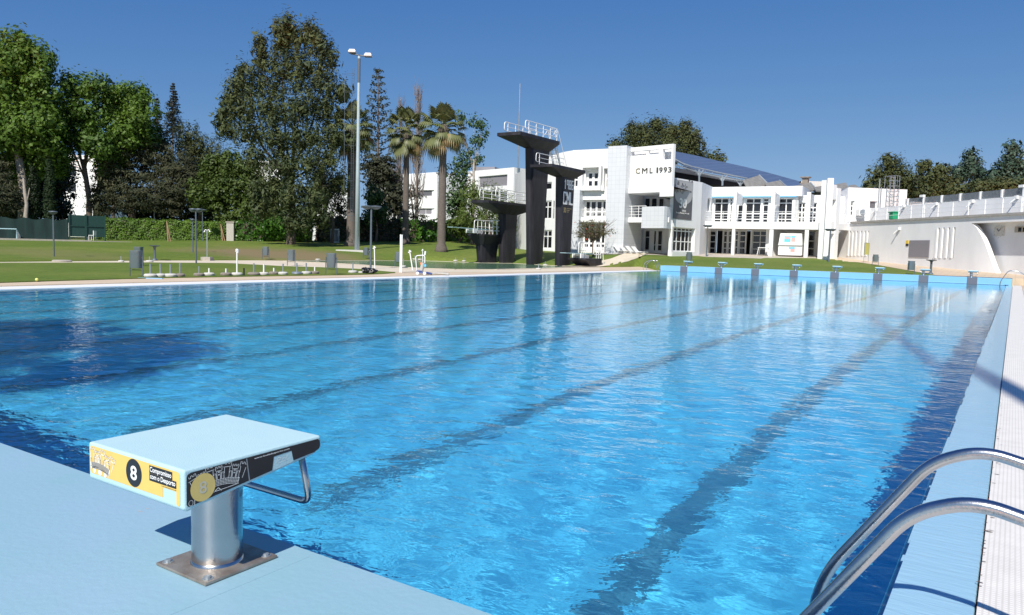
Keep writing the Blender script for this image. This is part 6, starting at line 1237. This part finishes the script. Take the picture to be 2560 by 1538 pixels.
def norfolk(par, u, Z, vt, vb, ru):
    b = par.location; mb = MB(); Ps = []; c = Vector(at(u, vt, Z)); zt = c.z; zb = at(u, vb, Z).z; k = 17
    mb.tube([(0, 0, -.2), (c.x-b.x, c.y-b.y, zt-b.z)], .24, 8, r2=.05)
    for i in range(k):
        t_ = (i+.3)/k; z = lerp(zt, zb, t_); R = ru*Z/FP*min(1, .14+t_*1.5); a0 = rnd.uniform(0, 6.28)
        for j in range(6):
            a = a0+j*math.pi/3+rnd.uniform(-.2, .2); e = Vector((math.cos(a)*R, math.sin(a)*R, R*.42)); p0 = Vector((c.x, c.y, z)); m_ = p0+e*.55-Vector((0, 0, R*.06)); mb.tube([p0-b, m_-b, p0+e-b], .045, 4, r2=.02)
            for f in [.35, .55, .75, 1.0] if R > 1 else [.6, 1.0]:
                q = np.array(p0+e*f); n_ = 7 if f == 1.0 else 4; Ps.append(q+NR.normal(size=(n_, 3))*.13)
    P = np.concatenate(Ps); cards('tier_tufts', P, NR.normal(size=P.shape), .15, .10, LM['arau'], par); mb.build('tier_branches', M['bark'], par)
_np = [o for o in S.objects if o.name.startswith('norfolk_pine')][0]; norfolk(_np, 945, 92, 174, 480, 44)
def bare(label, u, Z, vt, ru, n=60, name='bare_poplar', seed=1):
    b = gcol(u, Z); o = thing(name, b, label=label, cat='tree', group=None); r_ = random.Random(seed); H = at(u, vt, Z).z-b.z; Rr = ru*Z/FP; mb = MB(); mb.tube([(0, 0, -.2), (0, 0, H*.5), (0, 0, H*.93)], [.28, .14, .03], 7); mb.build('trunk', M['barkpale'], o); mb = MB()
    for i in range(n):
        z0 = H*r_.uniform(.12, .85); a = r_.uniform(0, 6.28); L = H*r_.uniform(.12, .3)*(1.1-z0/H); R = Rr*r_.uniform(.3, 1)*(1-.5*z0/H); p0 = Vector((0, 0, z0)); p1 = Vector((math.cos(a)*R*.7, math.sin(a)*R*.7, z0+L*.45)); p2 = Vector((math.cos(a)*R, math.sin(a)*R, z0+L*1.2))
        mb.tube([p0, p1, p2], [.06, .04, .012], 4, cap=False)
        for j in range(5): f = r_.uniform(.3, 1); s_ = p0.lerp(p2, f); a2 = r_.uniform(0, 6.28); mb.tube([s_, s_+Vector((math.cos(a2)*.35, math.sin(a2)*.35, r_.uniform(.5, 1.3)))], .02, 3, cap=False, r2=.006)
    mb.build('branches', M['twig'], o); return o
bare('tall bare poplar with greyish twigs between the palms', 1040, 96, 192, 26, 90); bare('shorter bare poplar left of the tall bare one', 996, 97, 222, 22, 70, seed=3)
bare('low bare shrubby tree left of the nearer palm', 985, 92, 400, 50, 110, seed=5, name='bare_tree')
plant('poplar_tree', 'loose leafy poplar behind the right palm', 1180, 84, [(1185, 305, 22, 12, 84), (1150, 285, 16, 16, 84), (1205, 315, 14, 14, 84), (1195, 355, 18, 16, 84), (1205, 345, 14, 12, 84), (1170, 395, 22, 22, 84), (1195, 400, 12, 16, 84), (1150, 420, 22, 30, 84), (1150, 470, 24, 40, 84), (1130, 500, 20, 40, 84), (1160, 440, 12, 20, 84), (1110, 440, 10, 30, 84)], 'poplar', (.16, 400), size=.17, dens=.55, clump=.7, barkm='barkpale', limbs=12, core=0)
plant('willow_tree', 'yellow green willow left of the diving towers', 1225, 80, [(1180, 490, 30, 36, 80), (1220, 500, 40, 40, 80), (1255, 520, 34, 40, 80), (1200, 545, 40, 34, 80), (1260, 560, 30, 30, 79), (1165, 540, 20, 34, 80)], 'willow', (.25, 540), size=.17, dens=.9, clump=.7, style='weep', aspect=.25)
plant('dark_tree', 'dark leafy tree behind the springboard tower', 1185, 84, [(1150, 565, 30, 26, 83), (1200, 575, 40, 20, 84), (1150, 520, 16, 30, 84)], 'bush', (.2, 580), size=.16, dens=.9, clump=.7)
# --- palms
def palm(label, u, vb, vt, Z, r, crown_r, seed, dark=False, name='palm_tree'):
    b = gcol(u, Z); c = Vector(at(u+ (903-893)*0, vt, Z)); du = px(Vector((b.x, b.y, c.z)))[0]; c = Vector(at(du, vt, Z)); c = Vector((b.x, b.y, c.z)); o = thing(name, b, label=label, cat='palm tree'); H = c.z-b.z; r_ = random.Random(seed)
    mb = MB(); k = 24; mb.tube([(0, 0, -.2+ (H+.2)*i/k) for i in range(k+1)], [r*(1.55 if i == 0 else 1.35 if i == 1 else lerp(1.0, .72, i/k))*(1+.04*math.sin(i*2.1)) for i in range(k+1)], 14); mb.build('trunk', M['palmbark'], o, smooth=True)
    green = MB(); old = MB(); R = crown_r
    for i in range(46):
        t_ = i/45; el = lerp(1.4, -.85, t_**.95)+r_.uniform(-.2, .2); a = i*2.39996+r_.uniform(-.2, .2); tgt = old if (t_ > .80 and r_.random() < .62) else green
        d = Vector((math.cos(a)*math.cos(el), math.sin(a)*math.cos(el), math.sin(el))); pl = R*.52*r_.uniform(.7, 1.15); p0 = Vector((0, 0, H-.25*t_)); p1 = p0+d*pl*.6+Vector((0, 0, .03)); p2 = p0+d*pl-Vector((0, 0, .12*pl)); tgt.tube([p0, p1, p2], .03, 4, r2=.018, cap=False)
        side = d.cross(Vector((0, 0, 1))).normalized() if abs(d.z) < .98 else Vector((1, 0, 0)); upv = side.cross(d).normalized(); nb = 15; fl_ = R*.52*r_.uniform(.8, 1.15)
        for j in range(nb):
            q = lerp(-1.25, 1.25, j/(nb-1)); l = fl_*(1-.25*abs(q)); dd = (d*math.cos(q)+side*math.sin(q)).normalized(); m_ = p2+dd*l*.55+upv*.05; e = p2+dd*l*(.92)-Vector((0, 0, l*(.16+.22*abs(q)+(.55 if tgt is old else (.25 if t_ > .6 else 0))))); w_ = (side*math.cos(q)-d*math.sin(q)).normalized()*l*.085
            tgt.add([p2-w_*.3, p2+w_*.3, m_+w_, m_-w_, e], [(0, 1, 2, 3), (3, 2, 4)])
    green.build('fronds', LM['palm'], o); old.build('dead_fronds', LM['palmold'], o)
    # skirt of old leaf bases
    mb = MB(); mb.lathe([(r*.75, H-1.3), (r*1.25, H-.7), (r*1.35, H-.3), (r*.6, H+.1)], n=12); mb.build('leaf_bases', M['palmbark'], o); return o
palm('palm in front of the white house left of its twin', 1013, 611, 325, 80, .36, 2.75, 3); palm('nearer palm with brown skirt right of its twin', 1103, 630, 318, 68.5, .40, 2.7, 8)
palm('dark trunked palm directly behind the floodlight mast', 878, 630, 318, 71, .46, 2.7, 5)
# --- coral shrub by the building
plant('flowering_shrub', 'round sparse shrub with red flowers before the white bay', 1484, 66.8, [(1484, 575, 36, 17, 66.8), (1510, 580, 26, 14, 66.6), (1455, 580, 26, 14, 66.8), (1484, 560, 38, 10, 67), (1480, 590, 26, 10, 66.8)], 'coral', None, size=.10, dens=.40, clump=.5, style='layer', aspect=.3, cat='shrub', core=0)
_fs = [o for o in S.objects if o.name.startswith('flowering_shrub')][0]; mb = MB(); r_ = random.Random(2); bb0 = _fs.location; tp = Vector(at(1482, 590, 66.8))-bb0
mb.tube([(0, 0, -.1), tp*.6, tp], [.12, .09, .08], 7)
for i in range(60):
    e = Vector(at(r_.gauss(1482, 26), r_.uniform(545, 590), 66.8+r_.uniform(-1, 1)))-bb0; s_ = tp*r_.uniform(.7, 1); mb.tube([s_, s_.lerp(e, .5)-Vector((0, 0, .05)), e], .03, 4, r2=.008, cap=False)
mb.build('trunk', M['bark'], _fs)
_rf = pm('red_flowers', (.6, .05, .04), .6)
for i in range(14): Pf = np.array(at(r_.uniform(1430, 1532), r_.uniform(552, 598), 66.2)); cards('flower', np.repeat(Pf[None], 5, 0)+NR.normal(size=(5, 3))*.02, NR.normal(size=(5, 3)), .04, .03, _rf, _fs)
# --- trees behind the building and the long wall
CAP = 80000
plant('umbrella_pine', 'large rounded pine rising behind the building roof', 1640, 112, [(1585, 345, 34, 34, 112), (1630, 335, 45, 30, 112), (1680, 330, 40, 28, 111), (1715, 345, 34, 36, 111), (1735, 375, 28, 34, 111), (1600, 375, 50, 30, 111), (1660, 375, 60, 30, 110), (1720, 395, 50, 24, 111), (1580, 320, 8, 14, 112), (1712, 318, 10, 14, 111), (1780, 395, 22, 16, 112), (1800, 402, 10, 10, 112), (1540, 362, 20, 12, 113), (1640, 310, 20, 10, 112)], 'pine', (.5, 400), size=.22, dens=1.2, clump=1.05, style='needle', aspect=.35)
plant('pine_tree', 'dark pine behind the white wing left of the wall fence', 2220, 100, [(2225, 420, 34, 26, 100), (2195, 445, 28, 24, 100), (2250, 440, 34, 30, 100), (2215, 470, 50, 26, 100), (2222, 398, 10, 12, 100), (2270, 465, 22, 30, 100), (2170, 465, 12, 14, 100), (2285, 490, 24, 20, 100)], 'pine', (.3, 470), size=.2, dens=1.15, clump=.9, style='needle', aspect=.35)
plant('olive_tree', 'grey green tree with a round head behind the wall fence', 2330, 96, [(2315, 415, 18, 16, 96), (2350, 430, 24, 22, 96), (2335, 455, 34, 28, 96), (2370, 465, 24, 26, 96), (2320, 480, 30, 20, 96)], 'olive', (.25, 470), size=.18, dens=1.0, clump=.8)
plant('bluish_tree', 'bluish green tree with one peak behind the wall fence', 2430, 98, [(2428, 395, 18, 18, 98), (2430, 420, 30, 24, 98), (2405, 440, 24, 24, 98), (2450, 450, 30, 28, 98), (2430, 475, 40, 24, 98), (2395, 430, 12, 14, 98)], 'bluegreen', (.25, 470), size=.19, dens=.85, clump=.8)
plant('bluish_tree', 'taller bluish tree at the right picture edge', 2530, 96, [(2528, 372, 16, 18, 96), (2530, 400, 26, 24, 96), (2515, 425, 30, 24, 96), (2555, 430, 26, 30, 96), (2485, 440, 20, 20, 96), (2540, 460, 50, 26, 96), (2600, 440, 40, 40, 96)], 'bluegreen', (.25, 470), size=.19, dens=.9, clump=.8)
plant('scrub_bush', 'olive brown scrub behind the upper wall fence at right', 2500, 84, [(2460, 470, 40, 16, 84), (2520, 465, 50, 18, 84), (2580, 465, 40, 18, 84), (2400, 480, 24, 14, 86)], 'olive', None, size=.17, dens=1.0, clump=.6, cat='bush')
plant('dark_tree', 'dark shaded tree between the pine and the grey green tree', 2300, 104, [(2298, 450, 16, 24, 104), (2300, 480, 30, 24, 104), (2370, 490, 50, 20, 104), (2480, 490, 60, 16, 104)], 'conifer', (.2, 480), size=.2, dens=.9, clump=.9)
# unseen tree added behind the camera; crown shaped to shadow the pool floor
o = thing('added_shadow_tree', (-8.0, -14.0, 0), label='unseen tree added behind the pool end to cast the floor shadow', cat='tree'); B_ = [(np.array([-7.6, -11.6, 16]), 1.5, .75, .45), (np.array([-5.9, -11.5, 16]), .9, .35, .3), (np.array([-5.6, -13.2, 16]), 1.2, .5, .4), (np.array([-8.6, -13.4, 16]), 1.9, 1.0, .6), (np.array([-9.8, -11.8, 16.2]), 1.6, .8, .6)]
P, N, T = foliage(B_, 1.6, .2, .6); cards('crown', P, N, .2, .15, LM['plane'], o); mb = MB(); mb.tube([(0, 0, 0), (0, .5, 9), (.2, 1.4, 15.6)], .3, 9, r2=.1); mb.build('trunk', M['bark'], o)

# ------------------------------------------------------------------ houses behind the trees
def house(label, frs, extra=None, name='white_house'):
    f0 = frs[0][0]; o = thing(name, Vector(f0.w(f0.L/2, 0, 1.5)), label=label, cat='house')
    for fr, u, vt, wins, dpt in frs:
        zt = fr.sz(u, vt)[1]; mb = MB(); hs = [fr.rect(*w_[:4]) for w_ in wins]; wall(mb, fr, 0, fr.L, .5, zt, hs, d=.3, th=.3); fr.box(mb, 0, fr.L, zt-.3, zt-.02, -dpt, -.301); fr.box(mb, 0, .3, .5, zt-.31, -dpt, -.301); fr.box(mb, fr.L-.3, fr.L, .5, zt-.31, -dpt, -.301); fr.box(mb, .31, fr.L-.31, .5, zt-.31, -dpt, -dpt+.3)
        mb.build('wall', M['white'], o, org=o.location)
        for w_, r in zip(wins, hs): window(o, fr, r, w_[4], 1, d=.25, fw=.06, glass=M[w_[5]])
    return o
h1 = house('white two storey modern house behind the palms', [(Fr(925, 122, 1090, 116), 1030, 436, [(975, 476, 1085, 491, 3, 'glass2'), (1040, 521, 1086, 536, 2, 'board')], 8), (Fr(1090, 116, 1165, 121), 1130, 435, [], 8)])
h2 = house('white house with a deep framed terrace left of the diving towers', [(Fr(1165, 118, 1280, 110), 1235, 423, [(1196, 439, 1268, 467, 1, 'board'), (1200, 480, 1268, 500, 2, 'glass2')], 7)])
f_ = Fr(1182, 121, 1232, 120); mb = MB(); f_.box(mb, 0, f_.L, f_.sz(1210, 432)[1], f_.sz(1210, 417.5)[1], -5, 0); mb.build('roof_box', M['board'], h2, org=h2.location)
h3 = house('tall white building glimpsed behind the left plane trees', [(Fr(150, 118, 245, 118), 200, 388, [(165, 415, 190, 440, 1, 'glass'), (150, 455, 190, 480, 1, 'glass')], 9)])
h4 = house('small white houses behind the trees left of the mast', [(Fr(780, 122, 880, 124), 830, 470, [(800, 490, 830, 500, 1, 'glass2')], 6)]); h5 = house('grey roofed house corner above the bushy tree', [(Fr(605, 124, 700, 124), 650, 402, [], 6)])
f_ = Fr(1240, 115, 1260, 115)
